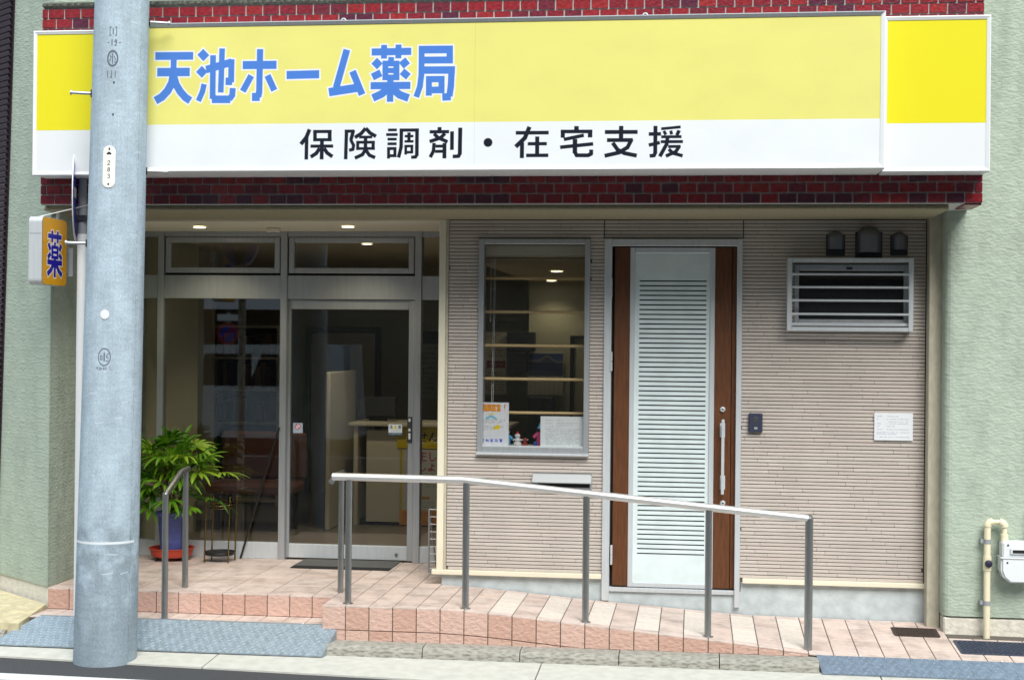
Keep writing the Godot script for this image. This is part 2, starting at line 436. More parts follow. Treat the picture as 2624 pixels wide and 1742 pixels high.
func materials() -> void:
	var fine := noise_tex(3, 0.05, 0.86, 1.0, 4)
	var soft := noise_tex(5, 0.012, 0.8, 1.0, 5)
	var spot := noise_tex(9, 0.09, 0.55, 1.0, 5, FastNoiseLite.TYPE_SIMPLEX_SMOOTH, 512, 0.93)
	var bumpy := noise_tex(7, 0.03, 0.0, 1.0, 4)
	var rough_bump := noise_tex(8, 0.06, 0.0, 1.0, 3, FastNoiseLite.TYPE_PERLIN)
	var m: StandardMaterial3D
	grain(mat("render", Color(0.705, 0.76, 0.70), 0.95), noise_tex(21, 0.008, 0.93, 1.0, 5), Vector3(0.9, 0.9, 0.9) * 1.0, null)
	m = M.render
	m.uv1_scale = Vector3(2.6, 5.0, 2.6)
	m.heightmap_enabled = true
	m.heightmap_texture = noise_tex(22, 0.022, 0.0, 1.0, 3, FastNoiseLite.TYPE_PERLIN)
	m.heightmap_scale = 0.38
	weather(m, noise_tex(23, 0.015, 0.90, 1.0, 5, FastNoiseLite.TYPE_SIMPLEX_SMOOTH, 512, 0.98), Vector3(0.7, 0.22, 0.7))
	grain(mat("plinth", Color(0.91, 0.89, 0.84), 0.9), noise_tex(24, 0.02, 0.84, 1.0, 5), Vector3(1.5, 1.5, 1.5), bumpy, 0.3)
	grain(mat("concrete", Color(0.77, 0.81, 0.82), 0.9), noise_tex(25, 0.012, 0.86, 1.0, 5), Vector3(1.2, 1.2, 1.2), bumpy, 0.15)
	for k in 5:
		var c: Color = [rgb(146, 36, 46), rgb(154, 42, 46), rgb(134, 36, 50), rgb(92, 38, 60), rgb(114, 38, 54)][k]
		m = grain(mat("brick%d" % k, c, 0.26), noise_tex(31 + k, 0.02, 0.72, 1.0, 3), Vector3(3, 3, 3), bumpy, 0.12)
	grain(mat("mortar", rgb(206, 206, 204), 0.95), fine, Vector3(4, 4, 4))
	grain(mat("cap", rgb(130, 134, 122), 0.95), noise_tex(33, 0.03, 0.35, 1.0, 5), Vector3(2, 2, 2), bumpy, 0.4)
	grain(mat("soffit", rgb(166, 158, 130), 0.7), fine, Vector3(1, 1, 1))
	grain(mat("ceiling", rgb(226, 218, 196), 0.7), null, Vector3.ONE)
	for k in 4:
		var c: Color = [rgb(202, 193, 185), rgb(206, 197, 189), rgb(198, 189, 181), rgb(203, 192, 184)][k]
		m = grain(mat("siding%d" % k, c, 0.85), noise_tex(41 + k, 0.03, 0.95, 1.0, 4), Vector3(2.0, 9.0, 2.0), noise_tex(46, 0.03, 0.0, 1.0, 3), 0.12)
		weather(m, noise_tex(47, 0.012, 0.95, 1.0, 4), Vector3(0.5, 0.3, 0.5))
	mat("groove", rgb(104, 97, 90), 0.95)
	mat("trim", rgb(226, 220, 198), 0.55)
	grain(mat("post", rgb(196, 190, 170), 0.5), fine, Vector3(1, 0.4, 1))
	m = grain(mat("aluminium", rgb(186, 190, 194), 0.38, 0.55), noise_tex(51, 0.02, 0.93, 1.0, 3), Vector3(3, 0.2, 3))
	grain(mat("aluminium_pale", rgb(206, 212, 216), 0.45, 0.3), noise_tex(52, 0.02, 0.95, 1.0, 3), Vector3(3, 0.3, 3))
	mat("rubber", rgb(22, 23, 24), 0.8)
	m = grain(mat("steel", rgb(170, 172, 172), 0.36, 0.9), noise_tex(53, 0.03, 0.86, 1.0, 4), Vector3(6, 0.6, 6))
	mat("white_paint", rgb(230, 233, 235), 0.45)
	mat("grey_paint", rgb(150, 154, 158), 0.5)
	m = mat("glass", Color(0.03, 0.035, 0.03, 0.13), 0.0)
	m.transparency = BaseMaterial3D.TRANSPARENCY_ALPHA
	m.metallic_specular = 0.5
	grain(mat("wood", rgb(106, 61, 28), 0.5), noise_tex(55, 0.02, 0.74, 1.0, 5), Vector3(5, 0.5, 5))
	grain(mat("door_panel", rgb(217, 231, 233), 0.45), noise_tex(56, 0.01, 0.94, 1.0, 3), Vector3(1, 1, 1))
	mat("slot", rgb(40, 46, 50), 0.9)
	grain(mat("asphalt", rgb(86, 88, 92), 0.95), noise_tex(61, 0.11, 0.45, 1.0, 3, FastNoiseLite.TYPE_SIMPLEX_SMOOTH, 512, 0.8), Vector3(2.2, 2.2, 2.2), rough_bump, 0.5)
	grain(mat("gutter", rgb(206, 206, 198), 0.95), noise_tex(62, 0.02, 0.9, 1.0, 6), Vector3(0.8, 0.8, 0.8), rough_bump, 0.1)
	grain(mat("kerb", rgb(180, 178, 168), 0.95), noise_tex(63, 0.035, 0.5, 1.0, 5, FastNoiseLite.TYPE_SIMPLEX_SMOOTH, 512, 0.86), Vector3(0.9, 3.0, 3.0), bumpy, 0.15)
	grain(mat("road_paint", rgb(236, 238, 238), 0.8), noise_tex(64, 0.05, 0.82, 1.0, 4), Vector3(2, 2, 2))
	grain(mat("sidewalk", rgb(216, 205, 168), 0.95), noise_tex(65, 0.02, 0.8, 1.0, 5), Vector3(1, 1, 1), rough_bump, 0.1)
	for k in 4:
		var c: Color = [rgb(224, 205, 195), rgb(227, 209, 200), rgb(219, 199, 189), rgb(227, 206, 195)][k]
		grain(mat("tile%d" % k, c, 0.6), noise_tex(71, 0.02, 0.92, 1.0, 4), Vector3(2, 2, 2), bumpy, 0.12)
		weather(M["tile%d" % k], noise_tex(74, 0.015, 0.80, 1.0, 6, FastNoiseLite.TYPE_SIMPLEX_SMOOTH, 512, 0.96), Vector3(0.6, 0.6, 0.6))
	for k in 3:
		var c: Color = [rgb(207, 171, 156), rgb(201, 163, 147), rgb(211, 177, 163)][k]
		grain(mat("riser%d" % k, c, 0.6), noise_tex(72, 0.03, 0.92, 1.0, 4), Vector3(2, 3.4, 2), noise_tex(73, 0.02, 0.0, 1.0, 2), 0.4)
	grain(mat("tile_pale", rgb(228, 218, 208), 0.7), noise_tex(71, 0.02, 0.9, 1.0, 4), Vector3(2, 2, 2))
	grain(mat("grout", rgb(100, 94, 88), 0.95), fine, Vector3(3, 3, 3))
	grain(mat("plate", rgb(166, 182, 194), 0.45, 0.4), noise_tex(75, 0.02, 0.78, 1.0, 5), Vector3(1.6, 1.6, 1.6))
	mat("plate_lug", rgb(180, 196, 208), 0.4, 0.4)
	mat("plate_lug_dark", rgb(148, 166, 186), 0.4, 0.4)
	grain(mat("plate_dark", rgb(140, 158, 178), 0.45, 0.3), noise_tex(75, 0.02, 0.75, 1.0, 5), Vector3(1.6, 1.6, 1.6))
	grain(mat("cast_iron", rgb(74, 62, 56), 0.7, 0.2), spot, Vector3(4, 4, 4))
	grain(mat("cast_blue", rgb(66, 74, 96), 0.5, 0.3), soft, Vector3(4, 4, 4))
	grain(mat("corrugated", rgb(104, 92, 102), 0.6), soft, Vector3(1, 1, 1))
	mat("black", rgb(24, 24, 26), 0.5)
	mat("dark_grey", rgb(56, 58, 62), 0.5)
	mat("navy", rgb(50, 56, 76), 0.45)
	mat("hood", rgb(120, 122, 130), 0.34, 0.6)
	mat("cream_pipe", rgb(228, 220, 190), 0.5)
	mat("meter", rgb(222, 227, 230), 0.4)
	mat("brass", rgb(132, 112, 66), 0.25, 1.0)
	mat("wall_in", rgb(190, 186, 162), 0.9)
	mat("floor_in", rgb(140, 130, 112), 0.3)
	mat("counter", rgb(222, 216, 198), 0.6)
	grain(mat("steel_rail", rgb(232, 232, 231), 0.46, 0.7), noise_tex(53, 0.03, 0.92, 1.0, 4), Vector3(0.6, 6, 6))  # rail steel paler than the posts, the sky sheen is in its colour
	mat("lid_metal", rgb(150, 154, 156), 0.5, 0.5)
	mat("rod", rgb(236, 206, 150), 0.45)

func slab(mb: MB, a: Array, thick: float) -> void:   # a quad given by its top corners, with thickness downwards
	mb.prism(a, Vector3(0, -thick, 0))

# ---------------------------------------------------------------- road, gutter, kerb
func edge_z(x: float) -> float:   # the asphalt edge runs at a slight angle to the wall
	var a := G(0, 1680.6, -0.02)
	var b := G(1097, 1742, -0.02)
	return lerpf(a.z, b.z, (x - a.x) / (b.x - a.x))
func ground() -> void:
	var mb := MB.new()
	mb.poly([Vector3(-120, -0.03, -60), Vector3(120, -0.03, -60), Vector3(120, -0.03, 120), Vector3(-120, -0.03, 120)], Vector3.UP)
	struct("road", mb, M.asphalt)
	mb = MB.new()
	var la := G(0, 1724, -0.026)
	var ld := (G(370, 1742, -0.026) - la).normalized()
	slab(mb, [la - ld, la + ld * 7.0, la + ld * 7.0 + Vector3(0, 0, 0.15), la - ld + Vector3(0, 0, 0.15)], 0.003)
	struct("painted_line", mb, M.road_paint)
	mb = MB.new()
	slab(mb, [Vector3(-14, -0.026, 12.4), Vector3(8, -0.026, 12.4), Vector3(8, -0.026, 12.55), Vector3(-14, -0.026, 12.55)], 0.003)
	struct("painted_line", mb, M.road_paint)
	var gut := Node3D.new()
	gut.name = "gutter"
	add_child(gut)
	gut.set_meta("kind", "structure")
	where[gut] = Vector3.ZERO
	var xs := [-7.0, -4.9, -2.9, -0.9, 1.1, 3.1, 5.1]
	for i in xs.size() - 1:
		mb = MB.new()
		var a: float = xs[i] + 0.004
		var b: float = xs[i + 1] - 0.004
		slab(mb, [Vector3(a, 0, 0.98), Vector3(b, 0, 0.98), Vector3(b, -0.02, edge_z(b)), Vector3(a, -0.02, edge_z(a))], 0.08)
		mk("slab", mb, M.gutter, gut)
	var kerb := Node3D.new()
	kerb.name = "kerb"
	add_child(kerb)
	kerb.set_meta("kind", "structure")
	where[kerb] = Vector3.ZERO
	var prof := []
	for p in [[0.90, -0.05], [0.90, 0.066], [1.0, 0.066], [1.022, 0.062], [1.038, 0.050], [1.046, 0.034], [1.052, -0.05]]:
		prof.append(Vector3(0, p[1], p[0]))
	for i in 5:
		var x0 := -2.235 + i * 0.6
		if i == 0: x0 = -2.26
		var x1 := minf(-2.235 + (i + 1) * 0.6, 0.752)
		mb = MB.new()
		var q := []
		for p in prof: q.append(p + Vector3(x0 + 0.003, rng.randf_range(-0.001, 0.001), 0))
		mb.prism(q, Vector3(x1 - x0 - 0.006, 0, 0))
		mk("kerb_stone", mb, M.kerb, kerb)
	for i in 2:
		mb = MB.new()
		var q := []
		for p in prof: q.append(p + Vector3(-4.32 - 0.6 * (i + 1), 0.012, 0.01))
		mb.prism(q, Vector3(0.594, 0, 0))
		mk("kerb_stone", mb, M.kerb, kerb)
	# the side street pavement at the corner
	mb = MB.new()
	slab(mb, [Vector3(-4.25, 0.172, 0.60), Vector3(-4.25, 0.118, 1.0), Vector3(-9.0, 0.11, 1.0), Vector3(-9.0, 0.17, -3.4)], 0.12)
	struct("sidewalk", mb, M.sidewalk)

# ---------------------------------------------------------------- entrance step, ramp and their tiles
func lerp_table(tab: Array, x: float) -> float:
	for i in tab.size() - 1:
		if x <= tab[i + 1][0]:
			return lerpf(tab[i][1], tab[i + 1][1], clampf((x - tab[i][0]) / (tab[i + 1][0] - tab[i][0]), 0, 1))
	return tab[-1][1]
const FRONT_Y := [[-2.4, 0.28], [-1.52, 0.28], [-1.2, 0.262], [-0.649, 0.213], [0.296, 0.131], [0.75, 0.080], [0.95, 0.072], [4.0, 0.062]]
const BACK_Y := [[-1.75, 0.28], [-1.45, 0.272], [-0.623, 0.205], [0.35, 0.142], [1.0, 0.134], [1.5, 0.130], [4.0, 0.105]]
func ramp_y(x: float, z: float) -> float:
	return lerpf(lerp_table(BACK_Y, x), lerp_table(FRONT_Y, x), clampf(z / 0.9, 0, 1))
func tile_prism(a: Vector3, b: Vector3, c: Vector3, d: Vector3, down: Vector3, ch := 0.002) -> MB:
	# a tile from its four face corners, edges slightly eased
	var mb := MB.new()
	var mid := (a + b + c + d) * 0.25
	var top := []
	var rim := []
	var low := []
	for p in [a, b, c, d]:
		var e: Vector3 = (mid - p).normalized() * ch * 1.5
		top.append(p + e)
		rim.append(p + down.normalized() * ch)
		low.append(p + down)
	mb.poly(top, -down)
	for i in 4:
		var j := (i + 1) % 4
		var o: Vector3 = (rim[i] + rim[j]) * 0.5 - mid
		mb.poly([top[i], top[j], rim[j], rim[i]], o - down.normalized() * o.length())
		mb.poly([rim[i], rim[j], low[j], low[i]], o)
	return mb
func paving() -> void:
	var J := 0.0028   # half a joint
	var dn := Vector3(0, -0.010, 0)
	# --- entrance step
	var core := MB.new()
	core.span(Vector3(-4.245, -0.06, -1.2), Vector3(-2.296, 0.273, 0.583))
	core.span(Vector3(-2.296, -0.06, -1.2), Vector3(-1.60, 0.273, 0.58))
	core.span(Vector3(-4.245, -0.06, 0.583), Vector3(-2.296, 0.133, 0.86))
	var step := struct("entrance_step", core, M.grout)
	where[step] = Vector3.ZERO
	var x := -4.247
	while x < -2.33:                                   # nosing, riser and lower tread, 0.15 m tiles
		var x1 := minf(x + 0.15, -2.302)
		var y := 0.28
		mk("tile", tile_prism(Vector3(x + J, y, 0.59), Vector3(x1 - J, y, 0.59), Vector3(x1 - J, y, 0.518), Vector3(x + J, y, 0.518), dn), M["tile%d" % (rng.randi() % 4)], step)
		mk("riser_tile", tile_prism(Vector3(x + J, y - 0.008, 0.59), Vector3(x1 - J, y - 0.008, 0.59), Vector3(x1 - J, 0.141, 0.59), Vector3(x + J, 0.141, 0.59), Vector3(0, 0, -0.01)), M["riser%d" % (rng.randi() % 3)], step)
		for zz in [[0.592, 0.71], [0.716, 0.858]]:
			mk("tile", tile_prism(Vector3(x + J, 0.14, zz[1]), Vector3(x1 - J, 0.14, zz[1]), Vector3(x1 - J, 0.14, zz[0]), Vector3(x + J, 0.14, zz[0]), dn), M["tile%d" % (rng.randi() % 4)], step)
		x += 0.15
	x = -4.247
	while x < -2.33:                                   # 0.3 m tiles of the landing
		var x1 := minf(x + 0.30, -2.302)
		var z := 0.514
		while z > -0.94:
			var z1 := maxf(z - 0.30, -0.95)
			mk("tile", tile_prism(Vector3(x + J, 0.28, z - J), Vector3(x1 - J, 0.28, z - J), Vector3(x1 - J, 0.28, z1 + J), Vector3(x + J, 0.28, z1 + J), dn), M["tile%d" % (rng.randi() % 4)], step)
			z -= 0.30
		x += 0.30
	# --- ramp
	core = MB.new()
	for i in 42:
		var a := -2.296 + 0.15 * i
		var b := a + 0.15
		for zz in [[0.0, 0.3], [0.3, 0.6], [0.6, 0.892]]:
			var t := [Vector3(a, ramp_y(a, zz[1]) - 0.007, zz[1]), Vector3(b, ramp_y(b, zz[1]) - 0.007, zz[1]), Vector3(b, ramp_y(b, zz[0]) - 0.007, zz[0]), Vector3(a, ramp_y(a, zz[0]) - 0.007, zz[0])]
			core.prism(t, Vector3(0, -0.34, 0))
	var ramp := struct("access_ramp", core, M.grout)
	where[ramp] = Vector3.ZERO
	var zs := [0.90, 0.826, 0.676, 0.526, 0.376, 0.226, 0.076, 0.0]
	var far_st := MB.new()
	for i in 40:
		var a := -2.302 + 0.15 * i + J
		var b := a + 0.15 - 2.0 * J
		if a > 2.6: break
		for k in zs.size() - 1:
			var z1: float = zs[k] - (0.0 if k == 0 else J)
			var z0: float = zs[k + 1] + J
			if a > 1.55 and z0 < 0.26: continue
			if k == 6 and a > 1.5: continue
			if a < -1.70 and k == 6: z0 = 0.0
			var pale := k > 0 and i >= 7 and i <= 19 and i % 2 == 1 and k < 6
			var mm: Material = M.tile_pale if pale else M["tile%d" % (rng.randi() % 4)]
			mk("tile", tile_prism(Vector3(a, ramp_y(a, z1), z1), Vector3(b, ramp_y(b, z1), z1), Vector3(b, ramp_y(b, z0), z0), Vector3(a, ramp_y(a, z0), z0), dn), mm, ramp)
		# risers: a full tile under the nosing and a cut one down to the kerb
		var ya := ramp_y(a, 0.9) - 0.008
		var yb := ramp_y(b, 0.9) - 0.008
		if ya - 0.07 > 0.004:
			var la := maxf(ya - 0.142, 0.066)
			var lb := maxf(yb - 0.142, 0.066)
			if yb > lb + 0.003:
				mk("riser_tile", tile_prism(Vector3(a, ya, 0.90), Vector3(b, yb, 0.90), Vector3(b, lb, 0.90), Vector3(a, la, 0.90), Vector3(0, 0, -0.01)), M["riser%d" % (rng.randi() % 3)], ramp)
			if la > 0.074:
				mk("riser_tile", tile_prism(Vector3(a, la - 0.005, 0.90), Vector3(b, maxf(lb - 0.005, 0.067), 0.90), Vector3(b, 0.064, 0.90), Vector3(a, 0.064, 0.90), Vector3(0, 0, -0.01)), M["riser%d" % (rng.randi() % 3)], ramp)
	for k in 4:                                        # landing tiles behind the ramp, in the recess
		var a := -2.302 + 0.15 * k + J
		var b := a + 0.15 - 2 * J
		var z := -0.003
		while z > -0.94:
			var z1 := maxf(z - 0.30, -0.95)
			mk("tile", tile_prism(Vector3(a, 0.28, z - J), Vector3(b, 0.28, z - J), Vector3(b, 0.28, z1 + J), Vector3(a, 0.28, z1 + J), dn), M["tile%d" % (rng.randi() % 4)], step)
			z -= 0.30

# ---------------------------------------------------------------- the building
var bld: Node3D
const CORNER := Vector3(-4.247, 0, 0.59)
const BACK := Vector3(-0.766, 0, -0.643)   # the corner wall runs back to the left
func building() -> void:
	bld = thing("pharmacy_building", "pale green rendered corner building with brick beam, siding wall and glazed entrance", "building", Vector3(-1.3, 0, 0))
	var mb: MB
	# corner wall (splayed) with its base, and the side of the recess
	var rim := func(h: float) -> Vector3: return CORNER + BACK * (0.80 - 0.049 * h) + Vector3(0, h, 0)
	var far := CORNER + BACK * 1.13
	mb = MB.new()
	mb.prism([CORNER + Vector3(0, 0.283, 0), rim.call(0.283), rim.call(7.0), CORNER + Vector3(0, 7, 0)], Vector3(0.0, 0, -0.14))
	mk("rendered_wall", mb, M.render, bld)
	mb = MB.new()
	mb.prism([Vector3(-4.249, 0.279, 0.584), Vector3(-4.249, 0.279, -1.15), Vector3(-4.40, 0.279, -1.15), Vector3(-4.40, 0.279, 0.40), Vector3(-4.28, 0.279, 0.553)], Vector3(0, 2.52, 0))
	mk("rendered_wall", mb, M.render, bld)
	mb = MB.new()
	var inset := Vector3(0.010, 0, -0.010)
	mb.prism([CORNER + inset + Vector3(-0.01, 0.10, 0), far + inset + Vector3(0, 0.10, 0), far + inset + Vector3(0, 0.281, 0), CORNER + inset + Vector3(-0.01, 0.281, 0)], Vector3(0, 0, -0.12))
	mk("plinth", mb, M.plinth, bld)
	# wall of narrow dark corrugated sheet further round the corner
	var cor := Node3D.new()
	var n := Vector3(-0.643, 0, 0.766)
	var y := 0.2
	mb = MB.new()
	var c1 := CORNER + BACK * 3.4
	while y < 6.0:
		var c0: Vector3 = CORNER + BACK * (0.806 - 0.049 * y)
		var q := [c0 + Vector3(0, y, 0) + n * 0.02, c0 + Vector3(0, y + 0.028, 0) + n * 0.034, c0 + Vector3(0, y + 0.038, 0) + n * 0.010]
		mb.poly([q[0], c1 + (q[0] - c0), c1 + (q[1] - c0), q[1]], n)
		mb.poly([q[1], c1 + (q[1] - c0), c1 + (q[2] - c0), q[2]], n + Vector3.UP)
		mb.poly([q[2], c1 + (q[2] - c0), c1 + (q[2] - c0) + Vector3(0, 0.004, 0), q[2] + Vector3(0, 0.004, 0)], n)
		y += 0.042
	mb.prism([rim.call(0.1) - n * 0.01, c1 + Vector3(0, 0.1, 0) - n * 0.01, c1 + Vector3(0, 6, 0) - n * 0.01, rim.call(6.0) - n * 0.01], -n * 0.1)
	cor.free()
	var nb := mk("corrugated_wall", mb, M.corrugated)
	tag(nb, "dark purple corrugated metal wall beside the green corner wall", "wall")
	# right-hand wall with a rounded edge and a base course
	mb = MB.new()
	var arc := [Vector3(1.585, 0, 0.05)]
	for i in 5:
		var a := PI * 0.5 * i / 4.0
		arc.append(Vector3(1.635 - 0.05 * cos(a), 0, 0.21 + 0.05 * sin(a)))
	arc.append(Vector3(6, 0, 0.26))
	for i in arc.size() - 1:
		mb.poly([arc[i] + Vector3(0, 0.222, 0), arc[i + 1] + Vector3(0, 0.222, 0), arc[i + 1] + Vector3(0, 7, 0), arc[i] + Vector3(0, 7, 0)], Vector3(-0.3, 0, 1))
	mb.poly([Vector3(1.585, 0.222, 0.05), Vector3(1.585, 0.222, 0.21), Vector3(1.635, 0.222, 0.26), Vector3(6, 0.222, 0.26), Vector3(6, 0.222, 0.05)], Vector3.DOWN)
	mb.span(Vector3(1.59, 0.222, 0.05), Vector3(6, 7, -0.2))
	mk("rendered_wall", mb, M.render, bld)
	bx("plinth", Vector3(1.592, 0.0, -0.1), Vector3(6, 0.214, 0.252), M.plinth, bld, 0.01)
	bx("joint", Vector3(1.60, 0.214, -0.1), Vector3(6, 0.222, 0.235), M.rubber, bld)
	# wall above the beam
	bx("rendered_wall", Vector3(-4.247, 4.12, 0.585), Vector3(1.72, 7.0, -0.3), M.render, bld)
	# the tiled beam: mortar body, bricks as tiles
	var bm := bx("brick_beam", Vector3(-4.244, 2.802, -0.1), Vector3(1.712, 4.082, 0.752), M.mortar, bld)
	var bw := 0.1108
	var bh := 0.0637
	var full := MB.new()
	full.box(Vector3.ZERO, Vector3(bw - 0.0088, bh - 0.0085, 0.014), 0.002)
	var fm := full.mesh()
	var rest := MB.new()
	for r in 20:
		if r > 3 and r < 17: continue
		var x := -2.157 + (0.5 * bw if r % 2 == 1 else 0.0) - bw * 20
		while x < 1.72:
			var a := maxf(x, -4.249)
			var b := minf(x + bw, 1.7165)
			x += bw
			if b - a < 0.012: continue
			var c := Vector3((a + b) * 0.5, 2.802 + bh * (r + 0.5), 0.757 + rng.randf_range(-0.001, 0.001))
			var pick := rng.randf()
			var bmat: Material
			if r == 0: bmat = M["brick%d" % (0 if pick < 0.3 else 2 if pick < 0.55 else 3 if pick < 0.85 else 4)]
			else: bmat = M["brick%d" % (0 if pick < 0.4 else 1 if pick < 0.6 else 2 if pick < 0.85 else 4 if pick < 0.94 else 3)]
			if r == 3 or r == 17:
				rest.box(c, Vector3(b - a - 0.0088, bh - 0.0085, 0.014), 0.002)
			elif b - a > bw - 0.001:
				var o := obj("brick", fm, bmat, bm, c)
				o.rotation.z = rng.randf_range(-0.006, 0.006)
			else:
				var cut := MB.new()
				cut.box(Vector3.ZERO, Vector3(b - a - 0.0088, bh - 0.0085, 0.014), 0.002)
				obj("brick", cut.mesh(), bmat, bm, c)
	stuff(mk("brick_courses", rest, M.brick2, bm))
	mb = MB.new()                                      # brick slips under the outer end of the beam
	for i in 5:
		mb.box(Vector3(1.66, 2.797, 0.72 - 0.065 * i), Vector3(0.10, 0.012, 0.056), 0.002)
	mk("brick_return", mb, M.brick2, bm)
	bx("coping", Vector3(-4.245, 4.082, 0.3), Vector3(1.715, 4.118, 0.775), M.cap, bld, 0.012)
	# boards under the beam
	mb = MB.new()
	var fr := [Vector3(0, 2.80, 0.69), Vector3(0, 2.776, 0.705), Vector3(0, 2.768, 0.698), Vector3(0, 2.768, -0.1), Vector3(0, 2.80, -0.1)]
	var q2 := []
	for p in fr: q2.append(p + Vector3(-4.245, 0, 0))
	mb.prism(q2, Vector3(1.525 + 4.245, 0, 0))
	mk("soffit_board", mb, M.soffit, bld)
	bx("entrance_ceiling", Vector3(-4.247, 2.757, 0.0), Vector3(-1.70, 2.80, -1.2), M.ceiling, bld)
	bx("corner_post", Vector3(1.505, 0.10, -0.05), Vector3(1.588, 2.79, 0.12), M.post, bld, 0.004)
	# siding foundation
	mb = MB.new()
	mb.span(Vector3(-1.70, -0.05, -0.1), Vector3(-0.600, 0.365, -0.012))
	mb.span(Vector3(-0.600, -0.05, -0.1), Vector3(0.318, 0.29, -0.012))
	mb.span(Vector3(0.318, -0.05, -0.1), Vector3(1.51, 0.365, -0.012))
	mk("foundation", mb, M.concrete, bld)
	for t in [[-1.765, -0.609], [0.329, 1.508]]:
		bx("base_trim", Vector3(t[0], 0.353, -0.02), Vector3(t[1], 0.385, 0.028), M.trim, bld, 0.003)

# ---------------------------------------------------------------- glazed entrance, in the plane z = -0.95
func rect_at(u0: float, v0: float, u1: float, v1: float, z: float) -> Array:   # -> [x0, y0, x1, y1]
	var a := P(u0, v0, z)
	var b := P(u1, v1, z)
	var c := P(u0, v1, z)
	var d := P(u1, v0, z)
	return [(a.x + c.x) * 0.5, (b.y + c.y) * 0.5, (b.x + d.x) * 0.5, (a.y + d.y) * 0.5]
func frame_parts(parent: Node3D, called: String, x0: float, y0: float, x1: float, y1: float, z0: float, z1: float, w: float, m: Material, wt := -1.0, wb := -1.0) -> void:
	if wt < 0.0: wt = w
	if wb < 0.0: wb = w
	bx(called, Vector3(x0, y0, z0), Vector3(x0 + w, y1, z1), m, parent, 0.003)
	bx(called, Vector3(x1 - w, y0, z0), Vector3(x1, y1, z1), m, parent, 0.003)
	bx(called, Vector3(x0 + w, y1 - wt, z0), Vector3(x1 - w, y1, z1 - 0.002), m, parent, 0.003)
	bx(called, Vector3(x0 + w, y0, z0), Vector3(x1 - w, y0 + wb, z1 - 0.002), m, parent, 0.003)
func pane(parent: Node3D, x0: float, y0: float, x1: float, y1: float, z: float) -> MeshInstance3D:
	return bx("pane", Vector3(x0, y0, z - 0.003), Vector3(x1, y1, z + 0.003), M.glass, parent)
func glazed_entrance() -> void:
	var Z := -0.95
	var g := Node3D.new()
	g.name = "glazed_front"
	bld.add_child(g)
	g.position = Vector3(-3, 0.28, Z) - where[bld]
	where[g] = Vector3(-3, 0.28, Z)
	var al: Material = M.aluminium
	# uprights at photo columns: wall end, 414, 730, 1073 ; the siding return closes the right
	var xa := P(414, 780, Z).x
	var xb := P(729, 780, Z).x
	var xc := P(1073, 780, Z).x
	var xr := -1.70
	for e in [[xa, 0.024], [xb, 0.026], [xc, 0.026]]:
		bx("mullion", Vector3(e[0] - e[1], 0.28, Z - 0.05), Vector3(e[0] + e[1], 2.757, Z + 0.035), al, g, 0.003)
	bx("mullion", Vector3(-4.247, 0.28, Z - 0.05), Vector3(-4.21, 2.757, Z + 0.03), al, g, 0.003)
	bx("mullion", Vector3(xr - 0.02, 0.28, Z - 0.05), Vector3(xr, 2.757, Z + 0.03), al, g, 0.003)
	var yt0 := P(729, 766, Z).y     # spandrel rail
	var yt1 := P(729, 706, Z).y
	var bays := [[-4.21, xa - 0.024], [xa + 0.024, xb - 0.026], [xb + 0.026, xc - 0.026], [xc + 0.026, xr - 0.02]]
	for i in 4:
		var a: float = bays[i][0]
		var b: float = bays[i][1]
		bx("spandrel", Vector3(a, yt0, Z - 0.04), Vector3(b, yt1, Z + 0.022), al, g, 0.002)
		bx("head_rail", Vector3(a, 2.716, Z - 0.04), Vector3(b, 2.757, Z + 0.02), al, g, 0.002)
		if i == 1 or i == 2:                            # hopper lights over the door and the fixed pane
			frame_parts(g, "sash", a + 0.010, yt1 + 0.018, b - 0.008, 2.71, Z - 0.02, Z + 0.028, 0.042, al, 0.038, 0.040)
			bx("gasket", Vector3(a, yt1, Z - 0.03), Vector3(b, yt1 + 0.018, Z - 0.005), M.rubber, g)
			bx("gasket", Vector3(a, yt1 + 0.018, Z - 0.03), Vector3(a + 0.010, 2.716, Z - 0.005), M.rubber, g)
			pane(g, a + 0.052, yt1 + 0.058, b - 0.05, 2.672, Z)
		else:
			pane(g, a, yt1, b, 2.716, Z)
		if i != 2:
			var yb := 0.405
			bx("kick_rail", Vector3(a, 0.28, Z - 0.03), Vector3(b, yb, Z + 0.018), M.aluminium_pale, g, 0.003)
			pane(g, a, yb, b, yt0, Z)
	# sliding door
	var d := Node3D.new()
	d.name = "sliding_door"
	bld.add_child(d)
	var x0 := xb + 0.026
	var x1 := xc - 0.026
	d.position = Vector3(x0, 0.28, Z - 0.01) - where[bld]
	where[d] = Vector3(x0, 0.28, Z - 0.01)
	bx("stile", Vector3(x0, 0.29, Z - 0.045), Vector3(x0 + 0.022, yt0 - 0.004, Z - 0.012), al, d, 0.002)
	bx("stile", Vector3(x1 - 0.048, 0.29, Z - 0.045), Vector3(x1, yt0 - 0.004, Z + 0.004), al, d, 0.003)
	bx("top_rail", Vector3(x0 + 0.022, yt0 - 0.075, Z - 0.045), Vector3(x1 - 0.048, yt0 - 0.004, Z - 0.002), al, d, 0.003)
	bx("bottom_rail", Vector3(x0 + 0.022, 0.292, Z - 0.045), Vector3(x1 - 0.048, 0.398, Z - 0.002), M.aluminium_pale, d, 0.003)
	pane(d, x0 + 0.022, 0.398, x1 - 0.048, yt0 - 0.075, Z - 0.022)
	var h := rect_at(1044, 1068, 1056, 1135, Z)
	bx("touch_switch", Vector3(h[0], h[1], Z + 0.004), Vector3(h[2], h[3], Z + 0.016), M.dark_grey, d, 0.004)
